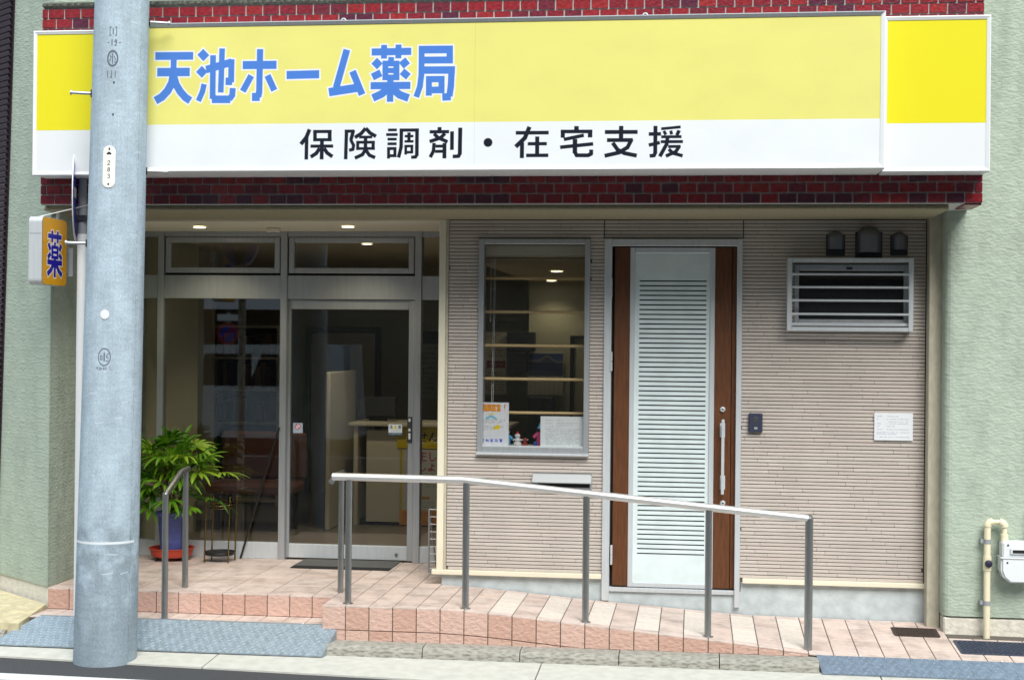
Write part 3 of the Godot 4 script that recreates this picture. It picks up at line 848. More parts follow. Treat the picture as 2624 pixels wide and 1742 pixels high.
	for k in 3:
		bx("switch_mark", Vector3(h[0] + 0.010, h[3] - 0.035 - 0.06 * k - (0.012 if k else 0.0), Z + 0.016), Vector3(h[2] - 0.010, h[3] - 0.012 - 0.055 * k + (0.0 if k != 1 else -0.02), Z + 0.0172), M.white_paint, d)
	var lk := P(1015, 1421, Z)
	var mb := MB.new()
	mb.lathe(Vector3(lk.x, lk.y, Z - 0.004), [[0.0, 0.012], [0.011, 0.012], [0.014, 0.004], [0.014, -0.002]], 16, Vector3.BACK)
	mk("lock", mb, M.steel, d)

# ---------------------------------------------------------------- siding wall
var WIN := []
var DOOR := []
var LOUV := []
func siding() -> void:
	WIN = rect_at(1225, 612, 1511, 1165, 0.0)
	DOOR = rect_at(1546, 612, 1900, 1518, 0.0)
	LOUV = rect_at(2036, 678, 2330, 836, 0.0)
	var wall := MB.new()
	var zz := [-0.12, -0.010]
	var T := 2.78
	var B := 0.36
	wall.span(Vector3(-1.70, B, zz[0]), Vector3(WIN[0], T, zz[1]))
	wall.span(Vector3(WIN[0], B, zz[0]), Vector3(WIN[2], WIN[1], zz[1]))
	wall.span(Vector3(WIN[0], WIN[3], zz[0]), Vector3(WIN[2], T, zz[1]))
	wall.span(Vector3(WIN[2], B, zz[0]), Vector3(DOOR[0], T, zz[1]))
	wall.span(Vector3(DOOR[0], DOOR[3], zz[0]), Vector3(DOOR[2], T, zz[1]))
	wall.span(Vector3(DOOR[2], B, zz[0]), Vector3(LOUV[0], T, zz[1]))
	wall.span(Vector3(LOUV[0], B, zz[0]), Vector3(LOUV[2], LOUV[1], zz[1]))
	wall.span(Vector3(LOUV[0], LOUV[3], zz[0]), Vector3(LOUV[2], T, zz[1]))
	wall.span(Vector3(LOUV[2], B, zz[0]), Vector3(1.53, T, zz[1]))
	wall.span(Vector3(-1.70, 0.28, -0.95), Vector3(-1.60, T, -0.12))
	var w := mk("siding_wall", wall, M.groove, bld)
	var pieces := []
	var pitch := 0.02405
	var L := 0.455
	var y := 0.386
	var row := 0
	while y + pitch < 2.775:
		var y1 := y + pitch - 0.0046
		var cuts := [[-1.668, 1.500]]
		for o in [WIN, DOOR, LOUV]:
			if y1 > o[1] - 0.002 and y < o[3] + 0.002:
				var nx := []
				for c in cuts:
					if o[0] > c[0] and o[2] < c[1]:
						nx.append([c[0], o[0]]); nx.append([o[2], c[1]])
					else: nx.append(c)
				cuts = nx
		if y > DOOR[3]:                                  # sheet joints over the door
			var nx := []
			for c in cuts:
				var a: float = c[0]
				for jx in [DOOR[0] - 0.004, DOOR[2] + 0.004]:
					if jx > a and jx < c[1]:
						nx.append([a, jx - 0.003]); a = jx + 0.003
				nx.append([a, c[1]])
			cuts = nx
		var off := fmod(row * 0.137 + (0.21 if row % 3 == 1 else 0.0) + rng.randf() * 0.05, L)
		for c in cuts:
			var x: float = -1.7 - L + off
			while x < c[1]:
				var a := maxf(x, c[0])
				var b := minf(x + L, c[1])
				x += L
				if b - a > 0.012:
					pieces.append([b - a, a + 0.0006, b - 0.0006, y, y1, rng.randf_range(-0.0004, 0.0004), rng.randi() % 4])
		y += pitch
		row += 1
	pieces.sort_custom(func(a, b): return a[0] > b[0])
	var cache := {}
	var rest := [MB.new(), MB.new(), MB.new(), MB.new()]
	for i in pieces.size():
		var p: Array = pieces[i]
		var c := Vector3((p[1] + p[2]) * 0.5, (p[3] + p[4]) * 0.5, -0.006 + p[5])
		var s := Vector3(p[2] - p[1], p[4] - p[3], 0.012)
		if i < 300:
			var key := "%.3f" % s.x
			if not cache.has(key):
				var q := MB.new()
				q.box(Vector3.ZERO, s, 0.0016)
				cache[key] = q.mesh()
			obj("siding_strip", cache[key], M["siding%d" % p[6]], w, c)
		else:
			rest[p[6]].box(c, s, 0.0016)
	for k in 4:
		stuff(mk("siding_strips", rest[k], M["siding%d" % k], w))
	bx("corner_trim", Vector3(-1.733, 0.384, -0.08), Vector3(-1.688, 2.767, 0.022), M.trim, w, 0.003)
	bx("corner_trim", Vector3(-1.688, 0.384, -0.02), Vector3(-1.670, 2.767, 0.010), M.post, w, 0.002)
	bx("edge_sealant", Vector3(1.500, 0.384, -0.02), Vector3(1.506, 2.767, -0.002), M.rubber, w)

# ---------------------------------------------------------------- service door
func service_door() -> void:
	var d := Node3D.new()
	d.name = "service_door"
	bld.add_child(d)
	var x0: float = DOOR[0]
	var x1: float = DOOR[2]
	var yb: float = DOOR[1]
	var yt: float = DOOR[3]
	var at := Vector3((x0 + x1) * 0.5, yb, 0)
	d.position = at - where[bld]
	where[d] = at
	var jw := 0.050
	var al: Material = M.aluminium_pale
	bx("jamb", Vector3(x0, yb - 0.065, -0.06), Vector3(x0 + jw, yt, 0.020), al, d, 0.003)
	bx("jamb", Vector3(x1 - 0.036, yb - 0.085, -0.06), Vector3(x1, yt, 0.020), al, d, 0.003)
	bx("head", Vector3(x0 + jw, yt - 0.048, -0.06), Vector3(x1 - 0.036, yt - 0.001, 0.017), al, d, 0.003)
	bx("threshold", Vector3(x0 + jw, yb - 0.004, -0.06), Vector3(x1 - 0.036, yb + 0.024, 0.006), al, d, 0.002)
	bx("gasket", Vector3(x0 + jw, yb + 0.024, -0.07), Vector3(x1 - 0.036, yt - 0.048, -0.05), M.rubber, d)
	var lz := -0.012
	var l0 := P(1573, 1000, lz).x
	var l1 := P(1880, 1000, lz).x
	var ly0 := yb + 0.034
	var ly1 := yt - 0.056
	# pale ventilated panel with its frame in the middle of the leaf
	var r := rect_at(1612, 634, 1830, 1506, lz)
	bx("leaf", Vector3(l0, ly0, -0.05), Vector3(r[0], ly1, lz), M.wood, d, 0.002)
	bx("leaf", Vector3(r[2], ly0, -0.05), Vector3(l1 - 0.016, ly1, lz), M.wood, d, 0.002)
	bx("leaf_edge", Vector3(l1 - 0.013, ly0, -0.05), Vector3(x1 - 0.036, ly1, lz - 0.004), M.wood, d, 0.002)
	var fw := 0.033
	frame_parts(d, "panel_frame", r[0], r[1], r[2], ly1 - 0.002, -0.04, lz + 0.008, fw, al, 0.036, 0.030)
	# panel: slats between narrow slots, so that every slot is a real gap
	var p0: float = r[0] + fw
	var p1: float = r[2] - fw
	var q := rect_at(1636, 720, 1808, 1420, lz)
	var pz := lz - 0.004
	bx("backing", Vector3(p0, r[1] + 0.030, -0.05), Vector3(p1, ly1 - 0.038, -0.04), M.slot, d)
	bx("panel", Vector3(p0, r[1] + 0.030, -0.036), Vector3(q[0], ly1 - 0.038, pz), M.door_panel, d)
	bx("panel", Vector3(q[2], r[1] + 0.030, -0.036), Vector3(p1, ly1 - 0.038, pz), M.door_panel, d)
	var n := 58
	var sp: float = (q[3] - q[1]) / (n - 1)
	bx("panel", Vector3(q[0], q[3] + 0.0045, -0.036), Vector3(q[2], ly1 - 0.038, pz), M.door_panel, d)
	bx("panel", Vector3(q[0], r[1] + 0.030, -0.036), Vector3(q[2], q[1] - 0.0045, pz), M.door_panel, d)
	var sl := MB.new()
	sl.box(Vector3.ZERO, Vector3(q[2] - q[0], sp - 0.009, pz + 0.036))
	var slm := sl.mesh()
	for i in n - 1:
		obj("slat", slm, M.door_panel, d, Vector3((q[0] + q[2]) * 0.5, q[1] + sp * (i + 0.5), (pz - 0.036) * 0.5))
	# handle, locks, hinges
	var h0 := P(1853.5, 1075, 0.05)
	var h1 := P(1853.5, 1267, 0.05)
	bx("handle", Vector3(h0.x - 0.010, h1.y, 0.040), Vector3(h0.x + 0.010, h0.y, 0.058), M.aluminium_pale, d, 0.003)
	for v in [1102.0, 1236.0]:
		var c := P(1852, v, lz)
		bx("handle_plate", Vector3(c.x - 0.017, c.y - 0.047, lz), Vector3(c.x + 0.017, c.y + 0.047, lz + 0.004), M.aluminium_pale, d, 0.001)
		bx("handle_stay", Vector3(c.x - 0.008, c.y - 0.035, lz + 0.004), Vector3(c.x + 0.008, c.y + 0.035, 0.041), M.aluminium_pale, d, 0.002)
	for v in [1049.0, 1289.0]:
		var c := P(1852.5, v, lz)
		var mb := MB.new()
		mb.lathe(Vector3(c.x, c.y, lz), [[0.0, 0.012], [0.008, 0.012], [0.009, 0.016], [0.015, 0.014], [0.019, 0.0]], 20, Vector3.BACK)
		var lk := mk("lock", mb, M.aluminium_pale, d)
		bx("keyhole", Vector3(c.x - 0.004, c.y - 0.005, lz + 0.011), Vector3(c.x + 0.004, c.y + 0.005, lz + 0.0135), M.brass, lk)
	for v in [737.0, 926.0, 1422.0]:
		var c := P(1567, v, 0.02)
		bx("hinge", Vector3(c.x - 0.008, c.y - 0.065, -0.01), Vector3(c.x + 0.006, c.y - 0.001, 0.030), al, d, 0.003)
		bx("hinge", Vector3(c.x - 0.008, c.y + 0.001, -0.01), Vector3(c.x + 0.006, c.y + 0.065, 0.030), al, d, 0.003)

# ---------------------------------------------------------------- display window
func display_window() -> void:
	var d := Node3D.new()
	d.name = "display_window"
	bld.add_child(d)
	var at := Vector3(WIN[0], WIN[1], 0)
	d.position = at - where[bld]
	where[d] = at
	var al: Material = M.aluminium
	frame_parts(d, "frame", WIN[0], WIN[1] + 0.012, WIN[2], WIN[3], -0.10, 0.018, 0.036, al, 0.034, 0.040)
	bx("sill", Vector3(WIN[0] - 0.002, WIN[1] - 0.004, -0.05), Vector3(WIN[2] + 0.002, WIN[1] + 0.012, 0.045), M.aluminium_pale, d, 0.003)
	bx("bottom_bar", Vector3(WIN[0] + 0.036, WIN[1] + 0.052, -0.06), Vector3(WIN[2] - 0.036, WIN[1] + 0.058, 0.008), M.aluminium_pale, d)
	pane(d, WIN[0] + 0.036, WIN[1] + 0.058, WIN[2] - 0.036, WIN[3] - 0.034, -0.03)
	var z := -0.125
	for v in [713.0, 799.5, 886.0, 971.5, 1058.0]:
		var c := P(1368, v, z)
		var mb := MB.new()
		mb.tube([Vector3(WIN[0] + 0.0, c.y, z), Vector3(WIN[2] - 0.0, c.y, z)], 0.0105, 12)
		mk("rod", mb, M.rod, d)
	# blind rolled up at the head, with its wand and cord; box made dark to hide the lit ceiling edge
	var hb := P(1368, 640, -0.16)
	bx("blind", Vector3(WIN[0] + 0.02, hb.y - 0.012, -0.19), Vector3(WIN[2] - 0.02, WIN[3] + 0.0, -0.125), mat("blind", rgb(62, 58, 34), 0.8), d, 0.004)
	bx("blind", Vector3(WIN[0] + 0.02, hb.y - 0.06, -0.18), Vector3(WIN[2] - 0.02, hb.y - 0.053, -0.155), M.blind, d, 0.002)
	var mb2 := MB.new()
	var wx := P(1258, 700, -0.15).x
	mb2.tube([Vector3(wx, hb.y - 0.06, -0.15), Vector3(wx, P(1258, 824, -0.15).y, -0.15)], 0.004, 6)
	mk("blind_wand", mb2, M.aluminium_pale, d)
	mb2 = MB.new()
	var cxx := P(1267, 700, -0.15).x
	mb2.tube([Vector3(cxx, hb.y - 0.06, -0.15), Vector3(cxx - 0.015, WIN[1] + 0.08, -0.15)], 0.002, 5)
	mb2.tube([Vector3(cxx + 0.008, hb.y - 0.06, -0.15), Vector3(cxx - 0.004, WIN[1] + 0.08, -0.15)], 0.002, 5)
	mk("blind_cord", mb2, M.white_paint, d)
	bx("ledge", Vector3(WIN[0], WIN[1] + 0.02, -0.32), Vector3(WIN[2], WIN[1] + 0.048, -0.10), M.counter, d, 0.002)

# ---------------------------------------------------------------- window behind bars
func louvre_window() -> void:
	var d := Node3D.new()
	d.name = "barred_window"
	bld.add_child(d)
	var o := rect_at(2018, 660.5, 2342.5, 849, 0.11)
	var at := Vector3(o[0], o[1], 0.11)
	d.position = at - where[bld]
	where[d] = at
	var al: Material = M.aluminium_pale
	frame_parts(d, "guard_frame", o[0], o[1], o[2], o[3], 0.085, 0.112, 0.031, al, 0.026, 0.027)
	for sx in [o[0] + 0.003, o[2] - 0.010]:                 # sides that carry the guard
		bx("guard_side", Vector3(sx, o[1] + 0.004, -0.01), Vector3(sx + 0.007, o[3] - 0.004, 0.086), al, d)
	bx("guard_top", Vector3(o[0] + 0.010, o[3] - 0.012, -0.01), Vector3(o[2] - 0.010, o[3] - 0.004, 0.086), al, d)
	bx("guard_sill", Vector3(o[0] + 0.02, o[1] + 0.036, 0.030), Vector3(o[2] - 0.02, o[1] + 0.056, 0.084), al, d, 0.002)
	for v in [702.5, 736.0, 770.0, 805.0]:
		var c := P(2180, v, 0.11)
		bx("bar", Vector3(o[0] + 0.026, c.y - 0.0072, 0.092), Vector3(o[2] - 0.026, c.y + 0.0072, 0.108), al, d, 0.002)
	frame_parts(d, "sash", LOUV[0], LOUV[1], LOUV[2], LOUV[3], -0.08, 0.010, 0.030, M.aluminium, 0.040, 0.045)
	pane(d, LOUV[0] + 0.03, LOUV[1] + 0.045, LOUV[2] - 0.03, LOUV[3] - 0.04, -0.04)
	bx("black_sheet", Vector3(LOUV[0] + 0.03, LOUV[1] + 0.045, -0.058), Vector3(LOUV[2] - 0.03, LOUV[3] - 0.04, -0.054), M.black, d)  # opaque black sheet right behind the pane
	var c := P(2177, 688, 0.0)
	bx("catch", Vector3(c.x - 0.02, c.y - 0.008, 0.01), Vector3(c.x + 0.02, c.y + 0.008, 0.022), M.dark_grey, d, 0.003)

# ---------------------------------------------------------------- rooms behind the glass
func lamp(called: String, c: Vector3, r: float, energy: float, label: String, group := "") -> void:
	var t := thing(called, label, "lamp", c, group)
	var mb := MB.new()
	mb.lathe(c, [[r * 1.22, 0.0], [r * 1.22, -0.006], [r, -0.006], [r, 0.0]], 24)
	mk("rim", mb, M.white_paint, t)
	mb = MB.new()
	mb.lathe(c, [[0.0, -0.004], [r, -0.004]], 24)
	mk("lens", mb, M.lamp, t)
	var l := SpotLight3D.new()
	l.name = "light"
	add_child(l, true)
	l.position = c + Vector3(0, -0.03, 0)
	l.rotation_degrees.x = -90
	l.spot_angle = 62.0
	l.spot_angle_attenuation = 0.6
	l.spot_range = 8.0
	l.spot_attenuation = 2.0
	l.light_size = r
	l.light_energy = energy
	l.light_color = Color(1.0, 0.95, 0.80)
	l.shadow_enabled = true
func interior() -> void:
	var m := mat("lamp", rgb(255, 250, 230), 0.5)
	m.emission_enabled = true
	m.emission = Color(1.0, 0.96, 0.84)
	m.emission_energy_multiplier = 2.5
	var room := Node3D.new()
	room.name = "shop_room"
	bld.add_child(room)
	where[room] = Vector3(-1.3, 0.28, -3)
	room.position = where[room] - where[bld]
	bx("floor", Vector3(-6.1, 0.10, -6.0), Vector3(1.6, 0.268, -0.97), M.floor_in, room)
	bx("floor", Vector3(-1.6, 0.10, -0.97), Vector3(1.6, 0.268, -0.12), M.floor_in, room)
	bx("ceiling", Vector3(-6.1, 2.757, -6.0), Vector3(-1.6, 2.85, -1.2), M.ceiling, room)
	bx("ceiling", Vector3(-1.6, 2.53, -6.0), Vector3(1.6, 2.60, -0.12), M.ceiling, room)
	bx("wall", Vector3(-6.1, 0.1, -6.1), Vector3(1.7, 2.85, -6.0), M.wall_in, room)
	bx("wall", Vector3(-6.1, 0.1, -6.0), Vector3(-6.0, 2.85, -2.5), M.wall_in, room)
	bx("wall", Vector3(-6.1, 0.1, -2.5), Vector3(-4.3, 2.85, -2.4), M.wall_in, room)
	bx("wall", Vector3(-4.42, 0.1, -2.4), Vector3(-4.3, 2.85, -0.98), M.wall_in, room)
	bx("wall", Vector3(P(478, 900, -3.3).x, 0.1, -3.4), Vector3(P(541, 900, -3.3).x, 2.85, -3.3), M.wall_in, room)
	bx("wall", Vector3(1.55, 0.1, -6.0), Vector3(1.65, 2.85, -0.12), M.wall_in, room)
	bx("lintel", Vector3(-1.62, 2.53, -6.0), Vector3(-1.6, 2.80, -0.9), M.wall_in, room)
	bx("wall", Vector3(-0.72, 0.27, -4.4), Vector3(1.55, 2.53, -4.3), M.wall_in, room)
	# inner door seen through the sliding door
	var z := -5.99
	var r := rect_at(784, 846, 975, 1330, z)
	var dr := Node3D.new()
	dr.name = "inner_door"
	bld.add_child(dr)
	where[dr] = Vector3(r[0], 0.27, z)
	dr.position = where[dr] - where[bld]
	bx("leaf", Vector3(r[0] + 0.06, 0.27, z), Vector3(r[2] - 0.06, r[3] - 0.03, z + 0.03), M.counter, dr)
	bx("frame", Vector3(r[0], 0.27, z), Vector3(r[0] + 0.06, r[3] + 0.03, z + 0.05), M.dark_grey, dr)
	bx("frame", Vector3(r[2] - 0.06, 0.27, z), Vector3(r[2], r[3] + 0.03, z + 0.05), M.dark_grey, dr)
	bx("frame", Vector3(r[0] + 0.06, r[3] - 0.03, z), Vector3(r[2] - 0.06, r[3] + 0.03, z + 0.05), M.dark_grey, dr)
	var w := rect_at(839, 884, 898, 950, z + 0.03)
	bx("window", Vector3(w[0], w[1], z + 0.03), Vector3(w[2], w[3], z + 0.036), M.navy, dr)
	# counter with its end panel
	var t := thing("reception_counter", "beige reception counter with tall end panel behind the sliding door", "counter", Vector3(-2.6, 0.268, -3.2))
	bx("top", Vector3(-3.10, 1.17, -3.75), Vector3(-1.62, 1.20, -3.12), M.counter, t, 0.004)
	bx("front_panel", Vector3(-2.95, 0.30, -3.24), Vector3(-2.18, 1.13, -3.20), M.counter, t, 0.004)
	bx("front_panel", Vector3(-2.15, 0.268, -3.24), Vector3(-1.62, 1.13, -3.20), mat("counter_dark", rgb(64, 50, 42), 0.6), t, 0.004)
	bx("end_panel", Vector3(-3.22, 0.268, -3.75), Vector3(-3.18, 1.66, -2.75), M.counter, t, 0.01)
	bx("end_panel", Vector3(-3.06, 0.268, -3.60), Vector3(-3.02, 1.17, -3.16), M.counter, t, 0.004)
	bx("plinth", Vector3(-3.02, 0.268, -3.5), Vector3(-2.18, 0.32, -3.26), M.black, t)
	var mon := thing("monitor", "dark grey computer screen standing on the reception counter", "monitor", P(965, 1072, -3.4))
	var mr := rect_at(918, 1016, 1012, 1066, -3.4)
	bx("screen", Vector3(mr[0], mr[1], -3.43), Vector3(mr[2], mr[3], -3.40), M.dark_grey, mon, 0.006)
	bx("foot", Vector3((mr[0] + mr[2]) * 0.5 - 0.08, 1.20, -3.48), Vector3((mr[0] + mr[2]) * 0.5 + 0.08, mr[1], -3.43), M.black, mon, 0.004)
	# bookcase in the waiting room
	t = thing("bookcase", "dark bookcase full of files behind the fixed entrance pane", "bookcase", Vector3(-4.5, 0.268, -4.6))
	var bx0 := P(535, 900, -4.6).x
	var bx1 := P(712, 900, -4.6).x
	for yy in [0.30, 0.72, 1.08, 1.42, 1.74, 2.06]:
		bx("shelf", Vector3(bx0, yy, -4.9), Vector3(bx1, yy + 0.025, -4.55), M.counter, t)
	bx("side", Vector3(bx1, 0.268, -4.9), Vector3(bx1 + 0.03, 2.085, -4.55), M.counter, t)
	bx("back", Vector3(bx0, 0.268, -4.94), Vector3(bx1 + 0.03, 2.085, -4.9), M.counter_dark, t)
	var cols := [mat("file_a", rgb(92, 96, 104), 0.7), mat("file_b", rgb(150, 146, 132), 0.7), mat("file_c", rgb(60, 66, 84), 0.7), mat("file_d", rgb(120, 92, 70), 0.7)]
	for yy in [0.745, 1.105, 1.445, 1.765]:
		var x := bx0 + 0.02
		while x < bx1 - 0.08:
			var ww := rng.randf_range(0.03, 0.07)
			if rng.randf() < 0.85:
				var f := bx("book", Vector3(x, yy, -4.85), Vector3(x + ww, yy + rng.randf_range(0.20, 0.28), -4.62), cols[rng.randi() % 4], null, 0.003)
				tag(f, "upright file binder standing on a shelf of the waiting room bookcase", "file", "files on the bookcase shelves")
			x += ww + 0.006
	# bench
	t = thing("waiting_bench", "salmon upholstered waiting bench behind the entrance glazing", "bench", Vector3(-3.75, 0.268, -2.6))
	mat("salmon", rgb(116, 76, 64), 0.8)
	bx("seat", Vector3(-4.2, 0.60, -2.85), Vector3(-3.42, 0.70, -2.40), M.salmon, t, 0.03)
	bx("backrest", Vector3(-4.2, 0.70, -2.92), Vector3(-3.42, 1.12, -2.83), M.salmon, t, 0.03)
	for lx in [-4.12, -3.52]:
		for lz in [-2.80, -2.46]:
			bx("leg", Vector3(lx, 0.268, lz - 0.02), Vector3(lx + 0.04, 0.60, lz + 0.02), M.black, t)
	# posters on the counter end, seen beside the door
	yellow_poster()
	# dispensary: dark cabinet, calendar
	z = -3.4
	var cb := thing("wall_cabinet", "dark grey cabinet on the wall behind the display window", "cabinet", P(1338, 940, -4.28))
	var c1 := rect_at(1303, 851, 1373, 899, -4.28)
	bx("body", Vector3(c1[0], c1[1], -4.3), Vector3(c1[2], c1[3], -4.16), M.dark_grey, cb, 0.004)
	c1 = rect_at(1303, 899, 1352, 955, -4.28)
	bx("door", Vector3(c1[0], c1[1], -4.3), Vector3(c1[2], c1[3] - 0.004, -4.17), M.dark_grey, cb, 0.004)
	var dw := thing("drawer_unit", "dark drawer unit with small handles below the wall calendar", "cabinet", Vector3(-0.75, 0.268, -4.0))
	c1 = rect_at(1352, 1018, 1416, 1070, -4.0)
	bx("body", Vector3(c1[0], 0.268, -4.28), Vector3(c1[2], c1[3], -4.0), M.dark_grey, dw, 0.004)
	for k in 3:
		bx("handle", Vector3((c1[0] + c1[2]) * 0.5 - 0.03, c1[3] - 0.06 - 0.13 * k, -4.0), Vector3((c1[0] + c1[2]) * 0.5 + 0.03, c1[3] - 0.045 - 0.13 * k, -3.985), M.brass, dw)
	bx("wall", Vector3(-1.60, 0.268, -4.4), Vector3(-0.72, 2.53, -4.3), M.wall_in, room)
	var dj := P(1462, 860, -4.3)
	bx("door_edge", Vector3(dj.x, 0.268, -4.3), Vector3(dj.x + 0.03, dj.y, -4.27), M.black, room)
	bx("door_edge", Vector3(dj.x + 0.03, dj.y - 0.03, -4.3), Vector3(dj.x + 0.7, dj.y, -4.27), M.black, room)
	calendar()
	# lamps
	for e in [[510.6, 581.3], [891.0, 580.0]]:
		lamp("downlight", G(e[0], e[1], 2.755), 0.046, 0.16, "lit round downlight over the %s in the entrance recess" % ("fixed pane" if e[0] < 700.0 else "sliding door"), "lit downlights over the entrance")
	for e in [[1426.8, 694.8], [1413.0, 718.8]]:
		lamp("ceiling_lamp", G(e[0], e[1], 2.528), 0.05, 0.045, "lit round ceiling lamp inside the display window, %s" % ("close to the glass" if e[0] > 1420.0 else "deeper in the room"), "lit lamps behind the display window")
	lamp("ceiling_lamp", Vector3(-2.75, 2.755, -2.25), 0.045, 0.34, "round ceiling lamp added to light the front of the reception counter")  # added lamp, set forward so that it lights the counter front
	var sc := G(700, 584, 2.755)
	var se := thing("door_sensor", "small grey door sensor on the ceiling of the entrance recess", "sensor", sc)
	bx("housing", sc + Vector3(-0.05, -0.03, -0.03), sc + Vector3(0.05, 0.002, 0.03), M.ceiling, se, 0.008)
	bx("eye", sc + Vector3(-0.018, -0.042, -0.015), sc + Vector3(0.018, -0.03, 0.015), M.grey_paint, se, 0.004)

func quad_print(called: String, x0: float, y0: float, x1: float, y1: float, z: float, m: Material, parent: Node3D = null) -> MeshInstance3D:
	# a printed sheet with a little thickness; the print is on its front
	var mb := MB.new()
	var a := [Vector3(x0, y1, z), Vector3(x1, y1, z), Vector3(x1, y0, z), Vector3(x0, y0, z)]
	mb.poly(a, Vector3.BACK, [Vector2(0, 0), Vector2(1, 0), Vector2(1, 1), Vector2(0, 1)])
	var e := Vector3(0, 0, -0.0015)
	for i in 4:
		var j := (i + 1) % 4
		mb.poly([a[i], a[j], a[j] + e, a[i] + e], (a[i] + a[j]) * 0.5 - (a[0] + a[2]) * 0.5, [Vector2(0.01, 0.01), Vector2(0.01, 0.01), Vector2(0.01, 0.01), Vector2(0.01, 0.01)])
	mb.poly([a[0] + e, a[1] + e, a[2] + e, a[3] + e], Vector3.FORWARD, [Vector2(0.01, 0.01), Vector2(0.01, 0.01), Vector2(0.01, 0.01), Vector2(0.01, 0.01)])
	return mk(called, mb, m, parent)

func yellow_poster() -> void:
	var z := -3.19
	var y1 := rect_at(1017, 1092, 1122, 1149, z)
	var p := Print.new(256, 140, rgb(226, 200, 0))
	p.lines(70, 10, 190, 12, rgb(90, 90, 20), 4)
	kanji(p, "o", 62, 36, 62, rgb(50, 50, 20))
	kanji(p, "se", 128, 36, 62, rgb(50, 50, 20))
	kanji(p, "n", 194, 36, 62, rgb(50, 50, 20))
	tag(quad_print("poster", y1[0], y1[1], y1[2], y1[3], z, image_mat("poster_yellow", p.image(), 0.6)), "bright yellow poster with large dark characters on the counter", "poster")
	var r := rect_at(1024, 1152, 1122, 1345, z)
	p = Print.new(192, 380, rgb(214, 214, 204))
	var pk := rgb(190, 70, 120)
	kanji(p, "ku", 40, 14, 44, pk); kanji(p, "tada", 90, 12, 46, pk); kanji(p, "shi", 140, 12, 46, pk)
	kanji(p, "ma", 40, 66, 44, pk); kanji(p, "shi", 90, 66, 44, pk); kanji(p, "yo", 136, 66, 44, pk)
	for k in 6: p.lines(40, 122 + k * 12, 180, 6, rgb(120, 120, 120), 50 + k)
	p.rect(0, 0, 12, 380, rgb(214, 186, 20))
	p.rect(60, 200, 84, 240, rgb(150, 190, 40)); p.rect(60, 232, 84, 250, rgb(60, 110, 60)); p.rect(112, 236, 150, 250, rgb(200, 150, 60))
	for k in 3: p.lines(40, 262 + k * 12, 180, 6, rgb(150, 150, 150), 60 + k)
	p.rect(0, 306, 192, 380, rgb(236, 160, 30))
	for k in 4: p.lines(16, 314 + k * 15, 180, 9, rgb(200, 70, 40), 70 + k)
	tag(quad_print("poster", r[0], r[1], r[2], r[3], z + 0.003, image_mat("poster_white", p.image(), 0.6)), "tall white poster with pink characters and an orange foot", "poster")
	# papers on the wall behind the counter and by the window
	z = -4.27
	var q := rect_at(1236, 851, 1298, 1010, z)
	p = Print.new(128, 320, rgb(206, 204, 188))
	p.lines(10, 10, 118, 22, rgb(150, 90, 110), 81)
	for k in 5: p.lines(10, 62 + k * 14, 110, 7, rgb(110, 110, 110), 82 + k)
	p.rect(24, 148, 122, 184, rgb(150, 50, 70))
	p.lines(34, 158, 112, 14, rgb(226, 190, 190), 90)
	for k in 7: p.lines(10, 204 + k * 15, 118, 8, rgb(90, 90, 90), 92 + k)
	tag(quad_print("wall_notice", q[0], q[1], q[2], q[3], z, image_mat("paper_notice", p.image(), 0.8)), "white paper notice with dark red label on the wall behind the window", "notice")
	z = -5.97
	q = rect_at(1046, 848, 1124, 1020, z)
	p = Print.new(128, 256, rgb(196, 196, 182))
	p.rect(0, 0, 128, 48, rgb(40, 44, 46))
	for k in 10: p.lines(10, 60 + k * 19, 118, 9, rgb(120, 120, 116), 120 + k)
	tag(quad_print("wall_notice", q[0], q[1], q[2], q[3], z, image_mat("paper_chart", p.image(), 0.8)), "pale chart with dark heading on the back wall beside the counter", "notice")

func calendar() -> void:
	var z := -4.26
	var q := rect_at(1352.5, 899, 1444, 1012, z)
	var p := Print.new(256, 300, rgb(206, 204, 190))
	var top := 18
	var bot := 172
	for y in range(top, bot):
		for x in range(4, 252):
			var c := Color8(52, 72, 132).lerp(Color8(96, 118, 168), clampf((y - top) / 80.0, 0, 1)) if y < 84 else Color8(44, 56, 104)
			var hgt := 66.0 - 34.0 * exp(-pow((x - 130) / 46.0, 2)) - 6.0 * sin(x * 0.05)
			if y > hgt and y < 84: c = Color8(128, 128, 134) if y < hgt + 14 else Color8(78, 84, 112)
			if y >= 84 and y < 92: c = Color8(34, 40, 66)
			if y > 122 + 24 * absf(x - 60) / 140.0: c = c.lerp(Color8(100, 104, 112), 0.5)
			p.dot(x, y, c, 1.0)
	for r in 5:
		for k in 7:
			p.lines(14 + k * 34, 192 + r * 21, 30 + k * 34, 9, rgb(96, 98, 104), 200 + r * 7 + k)
	tag(quad_print("wall_calendar", q[0], q[1], q[2], q[3], z, image_mat("calendar_print", p.image(), 0.7)), "wall calendar with blue mountain lake picture, behind the display window", "calendar")

